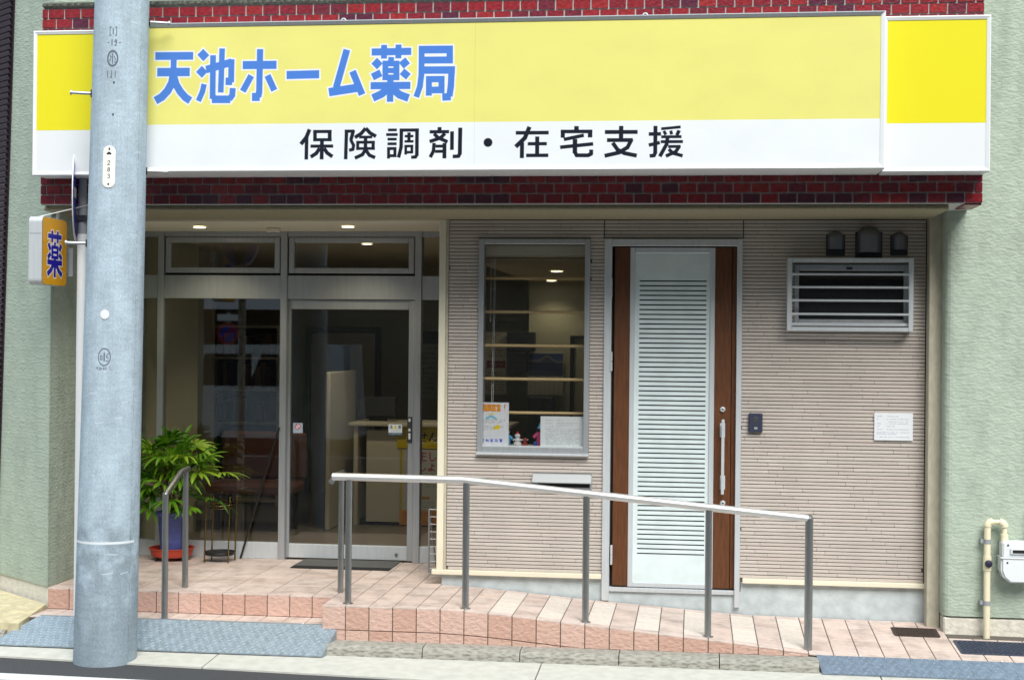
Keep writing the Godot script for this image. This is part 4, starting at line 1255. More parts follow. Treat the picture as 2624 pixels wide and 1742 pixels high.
# ---------------------------------------------------------------- what the glass mirrors across the street, and blocks added against low sky
func street_behind() -> void:
	var t := thing("facing_building", "brown fronted building with ribbed metal shutters across the street", "building", Vector3(-6, -0.03, 15.4))
	bx("wall", Vector3(-7.6, -0.03, 15.4), Vector3(9, 3.05, 23), mat("facing_wall", rgb(98, 98, 98), 0.9), t)
	bx("fascia", Vector3(-13.5, 3.05, 15.0), Vector3(9, 4.3, 23), mat("fascia", rgb(86, 68, 46), 0.8), t)
	bx("upper_wall", Vector3(-7.6, 4.3, 15.4), Vector3(14, 10.5, 23), mat("facing_upper", rgb(124, 120, 112), 0.9), t)  # height chosen to shut low sky off the shop wall
	var mb := MB.new()
	var y := 0.0
	while y < 2.9:
		mb.box(Vector3(-3.2, y + 0.05, 15.37), Vector3(8.2, 0.096, 0.06), 0.006)
		y += 0.10
	mk("shutter", mb, mat("shutter", rgb(120, 116, 106), 0.6), t)
	for px in [-13.4, -10.6, -7.7]:
		bx("post", Vector3(px, -0.03, 15.1), Vector3(px + 0.14, 3.05, 15.24), M.fascia, t)
	bx("side_wall", Vector3(-22, -0.03, 19), Vector3(-7.6, 2.6, 19.4), M.facing_wall, t)
	for e in [[-40.0, -13.6, 10.0, "tall grey block added to shut out low sky, beyond the open car port"], [14.2, 40.0, 10.0, "tall grey block added to shut out low sky, beside the shuttered building"]]:  # unseen blocks added to keep low sky light off the siding
		var hb := thing("sky_block", e[3], "building", Vector3((e[0] + e[1]) * 0.5, -0.03, 15.4), "added sky blocks across the street")
		bx("wall", Vector3(e[0], -0.03, 15.4), Vector3(e[1], e[2], 23), M.facing_wall, hb)
		bx("roof", Vector3(e[0] - 0.3, e[2], 15.0), Vector3(e[1] + 0.3, e[2] + 0.3, 23.4), M.fascia, hb, 0.05)
	# signpost seen in the glass
	var s := thing("no_parking_sign", "round red and blue no parking sign on a white post across the street", "sign", Vector3(-8.60, -0.03, 14.7))
	mb = MB.new()
	mb.tube([Vector3(-8.60, -0.03, 14.7), Vector3(-8.60, 2.45, 14.7)], 0.035, 10)
	mk("post", mb, M.white_paint, s)
	var p := Print.new(128, 128, rgb(190, 40, 40))
	p.disc(64, 64, 46, rgb(40, 60, 170))
	p.strokes([[16, 34, 34, 94, 94]], func(a, b): return Vector2(a, b), 1.0, rgb(190, 40, 40))
	mb = MB.new()
	var c := Vector3(-8.60, 2.05, 14.65)
	var rg := []
	var uv := []
	for i in 28:
		var a := TAU * i / 28
		rg.append(c + Vector3(cos(a), sin(a), 0) * 0.20)
		uv.append(Vector2(0.5 - cos(a) * 0.47, 0.5 - sin(a) * 0.47))
	mb.poly(rg, Vector3.FORWARD, uv)
	mk("disc", mb, image_mat("no_parking", p.image(), 0.5), s)
	bx("plate", Vector3(-8.80, 2.29, 14.64), Vector3(-8.40, 2.41, 14.66), M.white_paint, s)

	# delivery van parked over there, seen in the glass
	var v := thing("parked_van", "white delivery van parked across the street, mirrored in the entrance glass", "van", Vector3(-7.6, -0.03, 13.6))
	mb = MB.new()
	var side := [Vector3(-9.3, 0.25, 12.9), Vector3(-9.3, 0.95, 12.9), Vector3(-8.95, 1.15, 12.9), Vector3(-8.5, 1.85, 12.9), Vector3(-6.0, 1.88, 12.9), Vector3(-5.9, 0.25, 12.9)]
	mb.prism(side, Vector3(0, 0, 1.45))
	mk("body", mb, M.white_paint, v)
	for e in [[-8.5, -7.6], [-7.5, -6.6]]:
		mb = MB.new()
		mb.prism([Vector3(e[0] - 0.15, 1.15, 12.895), Vector3(e[0] + 0.08, 1.7, 12.895), Vector3(e[1], 1.7, 12.895), Vector3(e[1], 1.15, 12.895)], Vector3(0, 0, 0.02))
		mk("window", mb, M.black, v)
	for wx in [-8.7, -6.6]:
		mb = MB.new()
		mb.lathe(Vector3(wx, 0.26, 12.88), [[0.0, 0.0], [0.17, 0.0], [0.28, 0.02], [0.28, 0.2], [0.0, 0.2]], 20, Vector3.BACK)
		mk("wheel", mb, M.black, v)

# ---------------------------------------------------------------- sign boards over the shop
func sign_box(parent: Node3D, x0: float, y0: float, x1: float, y1: float, z0: float, z1: float, fr: float, metal_top: bool) -> void:
	# a shallow light box: casing, raised edge profiles; the face is set back a little
	bx("casing", Vector3(x0 + 0.004, y0 + 0.004, z0), Vector3(x1 - 0.004, y1 - 0.004, z1 - 0.012), M.white_paint, parent)
	var prof := [[0.0, 0.0], [0.0, -0.03], [fr, -0.006], [fr, -0.012 + 0.001]]
	for k in 4:
		var a: Vector3
		var b: Vector3
		var inn: Vector3
		if k == 0: a = Vector3(x0, y1, z1); b = Vector3(x1, y1, z1); inn = Vector3(0, -1, 0)
		if k == 1: a = Vector3(x1, y1, z1); b = Vector3(x1, y0, z1); inn = Vector3(-1, 0, 0)
		if k == 2: a = Vector3(x1, y0, z1); b = Vector3(x0, y0, z1); inn = Vector3(0, 1, 0)
		if k == 3: a = Vector3(x0, y0, z1); b = Vector3(x0, y1, z1); inn = Vector3(1, 0, 0)
		var e := (b - a).normalized()
		var mb := MB.new()
		var o0 := a + Vector3(0, 0, -0.05)
		var o1 := b + Vector3(0, 0, -0.05)
		var f0 := a + (inn + e) * 0.006
		var f1 := b + (inn - e) * 0.006
		var g0 := a + (inn + e) * fr + Vector3(0, 0, -0.007)
		var g1 := b + (inn - e) * fr + Vector3(0, 0, -0.007)
		mb.poly([o0, o1, b + Vector3(0, 0, -0.006), a + Vector3(0, 0, -0.006)], -inn)
		mb.poly([a + Vector3(0, 0, -0.006), b + Vector3(0, 0, -0.006), f1, f0], -inn + Vector3.BACK)
		mb.poly([f0, f1, g1, g0], Vector3.BACK)
		mb.poly([g0, g1, g1 + Vector3(0, 0, -0.006), g0 + Vector3(0, 0, -0.006)], inn)
		mk("edge_profile", mb, M.aluminium if metal_top and k == 0 else M.white_paint, parent)
func sign_boards() -> void:
	var y0 := 2.970
	var y1 := 3.893
	var Z := 1.12
	var x0 := -3.585
	var x1 := 1.090
	var t := thing("shop_sign", "long pale yellow and white shop sign with blue and black Japanese lettering", "sign", Vector3((x0 + x1) * 0.5, y0, 0.95))
	sign_box(t, x0, y0, x1, y1, 0.766, Z, 0.026, true)
	# printed face
	var fx0 := x0 + 0.02
	var fx1 := x1 - 0.02
	var fy0 := y0 + 0.02
	var fy1 := y1 - 0.02
	var W := 2048
	var H := int(W * (fy1 - fy0) / (fx1 - fx0))
	var S := W / (fx1 - fx0)
	var fz := Z - 0.011
	var split := (P(376, 319.3, fz).y + P(2261, 303.8, fz).y) * 0.5
	var pr := Print.new(W, H, rgb(231, 236, 240))
	pr.rect(0, 0, W, int((fy1 - split) * S), rgb(229, 224, 128))
	var maps := []
	for e in [[370.0, 100.0, 0.18205], [780.0, 90.0, 0.18205], [740.0, 310.0, 0.14818], [1080.0, 310.0, 0.14818], [1420.0, 305.0, 0.14818]]:
		maps.append(func(a, b):
			var q := P(e[0] + a * e[2], e[1] + b * e[2], fz)
			return Vector2((q.x - fx0) * S, (fy1 - q.y) * S))
	var blue := rgb(76, 128, 212)
	var ws := 0.18205 * (P(900, 200, fz).x - P(800, 200, fz).x) / 100.0 * S
	for k in 2:
		pr.strokes([TITLE_A, TITLE_B][k], maps[k], ws, rgb(232, 234, 238), 4.2)
	for k in 2:
		pr.strokes([TITLE_A, TITLE_B][k], maps[k], ws, blue)
	ws = 0.14818 * (P(1300, 370, fz).x - P(1200, 370, fz).x) / 100.0 * S
	for k in 3:
		pr.strokes([LINE_C, LINE_D, LINE_E][k], maps[2 + k], ws, rgb(22, 28, 42))
	var seam := int((P(1217, 200, fz).x - fx0) * S)        # the two sheets of the face meet here
	for y in H:
		pr.dot(seam, y, rgb(150, 150, 130), 0.25)
	var fade := FastNoiseLite.new(); fade.seed = 15; fade.frequency = 0.004; fade.fractal_octaves = 4      # uneven fading of the print
	for y in H:
		for x in W:
			var f := 0.99 + 0.02 * fade.get_noise_2d(x, y * 1.6)
			var i := (y * W + x) * 3
			pr.px[i] = mini(255, int(pr.px[i] * f)); pr.px[i + 1] = mini(255, int(pr.px[i + 1] * f)); pr.px[i + 2] = mini(255, int(pr.px[i + 2] * f))
	var fm := image_mat("sign_print", pr.image(), 0.28)
	quad_print("face", fx0, fy0, fx1, fy1, fz, fm, t)
	for u in [880.0, 1654.0]:                               # lifting eyes on top
		var c := P(u, 36, 1.05)
		var mb := MB.new()
		var ring := []
		for i in 13:
			var a := PI * i / 12.0
			ring.append(Vector3(c.x + cos(a) * 0.016, y1 + 0.004 + sin(a) * 0.020, 1.05))
		mb.tube(ring, 0.004, 8)
		mk("lifting_eye", mb, M.aluminium_pale, t)
	# plain end boards
	for e in [[-4.205, -3.592, "bright yellow and white end board of the shop sign beside the utility pole"], [1.094, 1.714, "bright yellow and white end board of the shop sign without any lettering"]]:
		var b := thing("sign_end_board", e[2], "sign", Vector3((e[0] + e[1]) * 0.5, y0, 0.9), "end boards of the shop sign")
		var ey0 := y0 - 0.004
		var ey1 := y1 - 0.004
		sign_box(b, e[0], ey0, e[1], ey1, 0.766, 0.98, 0.024, false)
		var sp := P(2400, 315, 0.97).y
		var mb := MB.new()
		bx("yellow_face", Vector3(e[0] + 0.02, sp, 0.96), Vector3(e[1] - 0.02, ey1 - 0.02, 0.9695), mat("sign_yellow", rgb(228, 218, 34), 0.3), b)
		bx("white_face", Vector3(e[0] + 0.02, ey0 + 0.02, 0.96), Vector3(e[1] - 0.02, sp - 0.0005, 0.9695), mat("sign_white", rgb(226, 230, 234), 0.3), b)

# ---------------------------------------------------------------- utility pole
func utility_pole() -> void:
	var base := Vector3(P(268, 1688, 1.30).x, -0.034, 1.30)
	var lean := (P(312, 0, 1.30) - base).normalized()
	var r0 := 0.1885
	var hgt := 4.6
	var t := thing("utility_pole", "thick grey concrete utility pole with step bolts in front of the shop sign", "utility pole", base)
	var rad := func(h: float) -> float: return r0 - h / 150.0
	# shaft skin: stained concrete with stamped marks, as one print round the pole
	var W := 512
	var H := 1536
	var n1 := FastNoiseLite.new(); n1.seed = 4; n1.frequency = 0.012; n1.fractal_octaves = 5
	var n2 := FastNoiseLite.new(); n2.seed = 5; n2.frequency = 0.05; n2.fractal_octaves = 4
	var n3 := FastNoiseLite.new(); n3.seed = 6; n3.frequency = 0.02; n3.fractal_octaves = 3
	var pr := Print.new(W, H, rgb(168, 180, 190))
	for y in H:
		for x in W:
			var ang := absf(x - W * 0.5)
			var a := n1.get_noise_2d(x * 1.3, y * 0.7)
			var b := n2.get_noise_2d(x * 0.35, y * 1.6)
			var d := n2.get_noise_2d(x * 1.8 + 900, y * 0.06)
			var s := 0.985 + 0.085 * a + 0.05 * b + 0.03 * d + 0.10 * n2.get_noise_2d(x * 3.1, y * 3.1 + 500)
			var hm := hgt * (1.0 - y / float(H))
			var low := n3.get_noise_2d(x * 0.8, y * 0.9 + 300)
			s *= lerpf(0.86, 1.0, smoothstep(-0.22, 0.26, hm - 0.66 - 0.55 * low))          # grime on the foot of the pole
			if x > 318 and x < 321 and n3.get_noise_2d(3, y * 2.0) > -0.25: s *= 0.86        # mould seam
			var i := (y * W + x) * 3
			pr.px[i] = clampi(int(172 * s), 0, 255); pr.px[i + 1] = clampi(int(190 * s), 0, 255); pr.px[i + 2] = clampi(int(203 * s), 0, 255)
	var row := func(v: float) -> float: return (1.0 - (P(280, v, 1.48).y - base.y) / hgt) * H
	var ink := rgb(96, 104, 116)
	var mx := 232.0
	var cy: float = row.call(148.0)
	pr.disc(mx, cy, 17, ink, 12.5)
	pr.strokes([[3, mx, cy - 11, mx, cy + 11], [2.5, mx - 8, cy - 6, mx - 3, cy - 2], [2.5, mx - 9, cy + 6, mx - 5, cy - 1], [2.5, mx + 5, cy - 5, mx + 9, cy + 4], [2.5, mx + 5, cy + 7, mx + 10, cy + 7]], func(a, b): return Vector2(a, b), 1.0, ink)
	cy = row.call(107.0)
	pr.strokes([[2, mx - 17, cy, mx - 11, cy], [3, mx - 3, cy - 6, mx - 3, cy + 6], [2.4, mx + 7, cy - 6, mx + 11, cy - 4, mx + 11, cy - 1, mx + 6, cy - 1, mx + 6, cy - 5], [2.4, mx + 11, cy - 2, mx + 9, cy + 6, mx + 5, cy + 5], [2, mx + 17, cy, mx + 23, cy]], func(a, b): return Vector2(a, b), 1.0, ink)
	cy = row.call(78.0)
	pr.strokes([[2.4, mx - 6, cy - 8, mx - 10, cy - 8, mx - 10, cy + 8, mx - 6, cy + 8], [3, mx, cy - 6, mx, cy + 6], [2.4, mx + 6, cy - 8, mx + 10, cy - 8, mx + 10, cy + 8, mx + 6, cy + 8]], func(a, b): return Vector2(a, b), 1.0, ink)
	cy = row.call(188.0)
	pr.strokes([[2.6, mx - 14, cy - 7, mx - 14, cy + 7], [2.6, mx - 2, cy - 7, mx - 2, cy + 7, mx - 6, cy + 6], [2.6, mx + 9, cy - 7, mx + 9, cy + 7]], func(a, b): return Vector2(a, b), 1.0, ink)
	cy = row.call(915.0)
	pr.disc(mx, cy, 18, ink, 15.5)
	pr.strokes([[3.4, mx, cy - 9, mx, cy + 9], [2, mx - 11, cy - 2, mx - 6, cy - 2, mx - 6, cy + 5, mx - 11, cy + 5, mx - 11, cy - 2], [2, mx + 12, cy - 8, mx + 5, cy - 1, mx + 12, cy + 3], [2, mx + 5, cy + 8, mx + 12, cy + 8]], func(a, b): return Vector2(a, b), 1.0, ink)
	pr.lines(mx - 24, row.call(943.0) - 3, mx + 26, 6, ink, 33)
	for v in [210.0, 292.0]: pr.disc(mx + 6, row.call(v), 2.6, rgb(50, 54, 62))
	cy = row.call(1393.0)
	pr.strokes([[5, 130, cy, 336, cy]], func(a, b): return Vector2(a, b), 1.0, rgb(222, 230, 234))
	for k in 14:
		var sx := rng.randf_range(180, 320)
		var sy := rng.randf_range(60, 1450)
		pr.strokes([[1.6, sx, sy, sx + rng.randf_range(8, 34), sy + rng.randf_range(-3, 3)]], func(a, b): return Vector2(a, b), 1.0, rgb(206, 216, 224))
	var pm := image_mat("pole_skin", pr.image(), 0.9)
	pm.texture_repeat = true
	pm.heightmap_enabled = true
	pm.heightmap_texture = noise_tex(91, 0.05, 0.0, 1.0, 4)
	pm.heightmap_scale = 0.15
	var face := Vector3(CAM.x - base.x, 0, CAM.z - base.z).normalized()
	var a0 := atan2(face.x, face.z)
	var mb := MB.new()
	var SEG := 40
	for i in 12:
		var h0 := hgt * i / 12.0
		var h1 := hgt * (i + 1) / 12.0
		for k in SEG:
			var t0 := a0 + TAU * (float(k) / SEG - 0.5)
			var t1 := a0 + TAU * (float(k + 1) / SEG - 0.5)
			var d0 := Vector3(sin(t0), 0, cos(t0))
			var d1 := Vector3(sin(t1), 0, cos(t1))
			var q := [base + lean * h0 + d0 * rad.call(h0), base + lean * h0 + d1 * rad.call(h0), base + lean * h1 + d1 * rad.call(h1), base + lean * h1 + d0 * rad.call(h1)]
			var u := [Vector2(float(k) / SEG, 1 - h0 / hgt), Vector2(float(k + 1) / SEG, 1 - h0 / hgt), Vector2(float(k + 1) / SEG, 1 - h1 / hgt), Vector2(float(k) / SEG, 1 - h1 / hgt)]
			mb.tri(q[0], q[1], q[2], d0, d1, d1, u[0], u[1], u[2])
			mb.tri(q[0], q[2], q[3], d0, d1, d0, u[0], u[2], u[3])
	mb.poly(mb.ring(base + lean * hgt, Vector3.RIGHT, Vector3.BACK, rad.call(hgt), 24), Vector3.UP)
	mk("shaft", mb, pm, t)
	# step bolts to the left and right, each in a black socket
	var side := Vector3(face.z, 0, -face.x)
	for e in [[52.0, 1.0, 0.115], [243.0, -1.0, 0.115], [435.0, 1.0, 0.12], [625.0, -1.0, 0.115]]:
		var h: float = P(300, e[0], 1.30).y - base.y
		var c: Vector3 = base + lean * h
		var rr: float = rad.call(h)
		var dd: Vector3 = side * e[1]
		mb = MB.new()
		mb.tube([c + dd * (rr - 0.03), c + dd * (rr + e[2])], 0.010, 10)
		mb.tube([c + dd * (rr + e[2]), c + dd * (rr + e[2] + 0.010)], 0.016, 8)
		var bolt := mk("step_bolt", mb, M.aluminium, t)
		mb = MB.new()
		mb.tube([c + dd * (rr - 0.02), c + dd * (rr + 0.006)], 0.024, 14)
		mk("socket", mb, M.rubber, bolt)
	# curved number plate and the round tag
	var facing := face.rotated(Vector3.UP, -0.31)
	var plate := func(v0: float, v1: float, halfw: float, round_r: float, m: Material, called: String) -> MeshInstance3D:
		var hh0: float = P(280, v1, 1.48).y - base.y
		var hh1: float = P(280, v0, 1.48).y - base.y
		var g := MB.new()
		var nseg := 8
		var prev := []
		for i in 25:
			var h: float = lerpf(hh0, hh1, 0.5 - 0.5 * cos(PI * i / 24.0))
			var ed := minf(h - hh0, hh1 - h)
			var wd := halfw
			if ed < round_r: wd = halfw - round_r + sqrt(maxf(0.0, round_r * round_r - pow(round_r - ed, 2)))
			wd = maxf(wd, 0.002)
			var rr: float = rad.call(h) + 0.004
			var line := []
			for k in nseg + 1:
				var an := (float(k) / nseg - 0.5) * 2.0 * wd / rr
				var dd := facing.rotated(Vector3.UP, an)
				line.append([base + lean * h + dd * rr, dd, Vector2(0.5 + 0.5 * (an * rr / halfw), 1.0 - (h - hh0) / (hh1 - hh0))])
			if prev.size():
				for k in nseg:
					g.tri(prev[k][0], prev[k + 1][0], line[k + 1][0], prev[k][1], prev[k + 1][1], line[k + 1][1], prev[k][2], prev[k + 1][2], line[k + 1][2])
					g.tri(prev[k][0], line[k + 1][0], line[k][0], prev[k][1], line[k + 1][1], line[k][1], prev[k][2], line[k + 1][2], line[k][2])
			prev = line
		return mk(called, g, m, t)
	var np := Print.new(96, 320, rgb(244, 245, 234))
	var dk := rgb(40, 44, 50)
	np.rect(42, 16, 54, 36, dk)
	np.disc(46, 58, 11, dk); np.disc(36, 62, 8, dk); np.disc(57, 62, 8, dk)
	np.lines(18, 82, 34, 12, rgb(150, 156, 156), 3); np.lines(42, 82, 56, 12, rgb(120, 126, 126), 5); np.lines(66, 82, 80, 12, rgb(150, 156, 156), 7)
	np.strokes([[5, 38, 124, 40, 118, 48, 115, 55, 119, 55, 126, 37, 146, 58, 146]], func(a, b): return Vector2(a, b), 1.0, dk)
	np.disc(47, 174, 9, dk, 4); np.disc(47, 189, 11, dk, 5.5)
	np.strokes([[5, 38, 222, 44, 217, 53, 219, 54, 227, 46, 231], [5, 46, 231, 55, 235, 55, 245, 46, 249, 37, 245]], func(a, b): return Vector2(a, b), 1.0, rgb(70, 76, 80))
	np.lines(30, 264, 70, 9, rgb(200, 204, 196), 9)
	np.disc(47, 294, 8, dk)
	plate.call(372.0, 480.0, 0.038, 0.036, image_mat("number_plate_print", np.image(), 0.5), "number_plate")
	plate.call(793.0, 817.5, 0.027, 0.0275, M.white_paint, "round_tag")

# ---------------------------------------------------------------- street sign and projecting sign
func street_signs() -> void:
	var b := Vector3(P(206, 1000, 0.76).x, 0.14, 0.76)
	var t := thing("direction_sign", "round blue traffic sign seen edge-on on a post behind the utility pole", "sign", b)
	var mb := MB.new()
	var top := P(212, 421, 0.76).y
	var mid := P(209, 600, 0.76).y
	mb.tube([b, Vector3(b.x, mid, b.z)], 0.0325, 16)
	mk("post_lower", mb, M.white_paint, t)  # lower length of the post, white below the grey one
	mb = MB.new()
	mb.tube([Vector3(b.x, mid, b.z), Vector3(b.x, top, b.z)], 0.030, 16)
	mk("post", mb, M.grey_paint, t)
	mb = MB.new()
	mb.tube([Vector3(b.x, top - 0.025, b.z), Vector3(b.x, top + 0.008, b.z)], 0.034, 16)
	mk("cap", mb, M.dark_grey, t)
	var n := Vector3(0.943, 0, -0.333).normalized()
	var c := Vector3(b.x - 0.040, P(193, 498, 0.76).y, b.z + 0.02)
	var ax := Vector3.UP.cross(n).normalized()
	var p := Print.new(128, 128, rgb(236, 238, 242))
	p.disc(64, 64, 57, rgb(40, 50, 170))
	p.strokes([[14, 26, 64, 92, 64], [14, 68, 36, 98, 64, 68, 92]], func(a, q): return Vector2(a, q), 1.0, rgb(236, 238, 242))
	mb = MB.new()
	var rg := []
	var uv := []
	var rim := []
	for i in 36:
		var a := TAU * i / 36
		rg.append(c + (ax * cos(a) + Vector3.UP * sin(a)) * 0.305 + n * 0.004)
		rim.append(c + (ax * cos(a) + Vector3.UP * sin(a)) * 0.305 - n * 0.002)
		uv.append(Vector2(0.5 + cos(a) * 0.49, 0.5 - sin(a) * 0.49))
	mb.poly(rg, n, uv)
	for i in 36:
		var j := (i + 1) % 36
		mb.poly([rg[i], rg[j], rim[j], rim[i]], rg[i] - c, [Vector2(0.02, 0.5), Vector2(0.02, 0.5), Vector2(0.02, 0.5), Vector2(0.02, 0.5)])
	mb.poly(rim, -n, uv.map(func(_q): return Vector2(0.02, 0.5)))
	mk("disc", mb, image_mat("arrow_print", p.image(), 0.4), t)
	for v in [436.0, 560.0]:
		var y := P(210, v, 0.76).y
		bx("clamp", Vector3(b.x - 0.042, y - 0.02, b.z - 0.04), Vector3(b.x + 0.04, y + 0.02, b.z + 0.04), M.dark_grey, t, 0.004)
	# projecting medicine sign: a flat box standing out from the wall
	var x0 := -4.196
	var x1 := -4.105
	var y0 := 2.272
	var y1 := 2.705
	var z0 := 0.665
	var z1 := 1.03
	var s := thing("projecting_sign", "small yellow projecting sign box with one blue Japanese character", "sign", Vector3((x0 + x1) * 0.5, y0, z0))
	var outline := []
	var cr := 0.035
	for k in 4:
		var cc := Vector2([z1 - cr, z1 - cr, z0 + cr, z0 + cr][k], [y0 + cr, y1 - cr, y1 - cr, y0 + cr][k])
		for i in 6:
			var a: float = [-PI / 2, 0.0, PI / 2, PI][k] + PI / 2 * i / 5.0
			outline.append(Vector3(0, cc.y + sin(a) * cr, cc.x + cos(a) * cr))
	mb = MB.new()
	var q := []
	for o in outline: q.append(o + Vector3(x0, 0, 0))
	mb.prism(q, Vector3(x1 - x0 - 0.004, 0, 0))
	mk("casing", mb, M.aluminium_pale, s)
	p = Print.new(230, 280, rgb(226, 164, 14))
	var fm := func(a, d): return Vector2(32 + a * 1.66, 34 + d * 2.12)
	p.strokes(YAKU, fm, 1.75, rgb(240, 238, 240), 5.0)
	p.strokes(YAKU, fm, 1.75, rgb(24, 20, 160))
	mb = MB.new()
	q = []
	var qu := []
	for o in outline:
		var m2: Vector3 = Vector3(x1, 0, 0) + Vector3(0, lerpf(o.y, (y0 + y1) * 0.5, 0.015), lerpf(o.z, (z0 + z1) * 0.5, 0.015))
		q.append(m2)
		qu.append(Vector2((z1 - m2.z) / (z1 - z0), (y1 - m2.y) / (y1 - y0)))
	mb.poly(q, Vector3.RIGHT, qu)
	mk("face", mb, image_mat("medicine_print", p.image(), 0.3), s)
	bx("bracket", Vector3(-4.17, 2.36, 0.56), Vector3(-4.12, 2.50, z0), M.grey_paint, s, 0.003)
	bx("mounting_plate", Vector3(-4.20, 2.34, 0.59), Vector3(-4.09, 2.53, 0.605), M.grey_paint, s, 0.002)
	for k in 2:
		bx("strap_line", Vector3(x0 + 0.004, 2.598 - 0.006 * k, z1 - 0.002), Vector3(x1 - 0.008, 2.600 - 0.006 * k, z1 + 0.0006), M.grey_paint, s)
	var w := MB.new()
	w.tube([Vector3(-4.15, y1, 0.98), Vector3(-3.86, 2.82, 0.72)], 0.003, 5)
	mk("stay_wire", w, M.white_paint, s)
	w = MB.new()
	var px := P(137, 560, 0.62)
	w.tube([Vector3(-4.19, 2.62, 0.62), Vector3(-4.19, 2.80, 0.62)], 0.012, 8)
	mk("conduit", w, M.white_paint, s)

# ---------------------------------------------------------------- handrails
func pipe(called: String, pts: Array, r: float, m: Material, parent: Node3D) -> void:
	var mb := MB.new()
	mb.tube(pts, r, 18)
	mk(called, mb, m, parent)
func handrails() -> void:
	var Z := 0.82
	var t := thing("ramp_handrail", "long brushed steel handrail sloping down along the tiled ramp", "handrail", Vector3(-0.7, 0.2, Z))
	var a := Vector3(-2.262, 1.077, Z)
	var b := Vector3(-1.425, 1.073, Z)
	var c := Vector3(0.700, 0.884, Z)
	var rr := 0.0235
	# end of the rail is rounded, the bends are mitred
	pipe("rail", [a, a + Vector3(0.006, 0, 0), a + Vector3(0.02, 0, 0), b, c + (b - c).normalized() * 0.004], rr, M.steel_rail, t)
	var cap := MB.new()
	cap.lathe(a, [[0.0, -0.010], [0.014, -0.008], [0.021, -0.003], [rr, 0.0]], 18, Vector3.RIGHT)
	mk("end_cap", cap, M.steel, t)
	for e in [[-2.155, 0.280], [-1.406, 0.279], [-0.655, 0.213], [0.096, 0.147]]:
		var y: float = 1.073 if e[0] < b.x else lerpf(b.y, c.y, (e[0] - b.x) / (c.x - b.x))
		pipe("post", [Vector3(e[0], ramp_y(e[0], Z) - 0.002, Z), Vector3(e[0], y - 0.015, Z)], 0.021, M.steel, t)
		var fl := MB.new()
		fl.lathe(Vector3(e[0], ramp_y(e[0], Z) - 0.004, Z), [[0.034, 0.0], [0.034, 0.006], [0.022, 0.009]], 18)
		mk("flange", fl, M.steel, t)
	pipe("post", [Vector3(0.700, ramp_y(0.7, Z) - 0.002, Z), Vector3(0.700, 0.886, Z)], 0.0245, M.steel, t)
	cap = MB.new()
	cap.lathe(Vector3(0.700, 0.884, Z), [[0.0245, 0.0], [0.021, 0.014], [0.012, 0.022], [0.0, 0.0245]], 18)
	mk("end_cap", cap, M.steel, t)
	# rail along the inner end of the step, running back from the first post
	t = thing("step_handrail", "short steel handrail running back beside the ramp's upper end", "handrail", Vector3(-2.25, 0.28, 0.45), "short handrails on the entrance step")
	var k := P(876, 1212, 0.42)
	pipe("rail", [Vector3(k.x, k.y, 0.40), Vector3(k.x, k.y, 0.60), Vector3(k.x, k.y - 0.03, 0.70)], 0.0195, M.steel, t)
	pipe("post", [Vector3(k.x, 0.278, 0.43), Vector3(k.x, k.y - 0.012, 0.43)], 0.0195, M.steel, t)
	# rail on the left side of the step
	t = thing("step_handrail", "short steel handrail in front of the potted palm, climbing the step", "handrail", Vector3(-3.36, 0.14, 0.65), "short handrails on the entrance step")
	var p0 := Vector3(-3.352, 0.94, 0.828)
	var p1 := Vector3(-3.360, 1.055, 0.53)
	var p2 := Vector3(-3.362, 1.068, 0.38)
	pipe("rail", [p0, p1, p2], 0.0195, M.steel, t)
	pipe("post", [Vector3(-3.352, 0.138, 0.828), p0 + Vector3(0, 0.004, 0)], 0.0205, M.steel, t)
	pipe("post", [Vector3(-3.361, 0.278, 0.424), Vector3(-3.361, 1.05, 0.424)], 0.0205, M.steel, t)
	cap = MB.new()
	cap.lathe(p0, [[0.0205, 0.0], [0.017, 0.011], [0.0, 0.019]], 16)
	mk("end_cap", cap, M.steel, t)

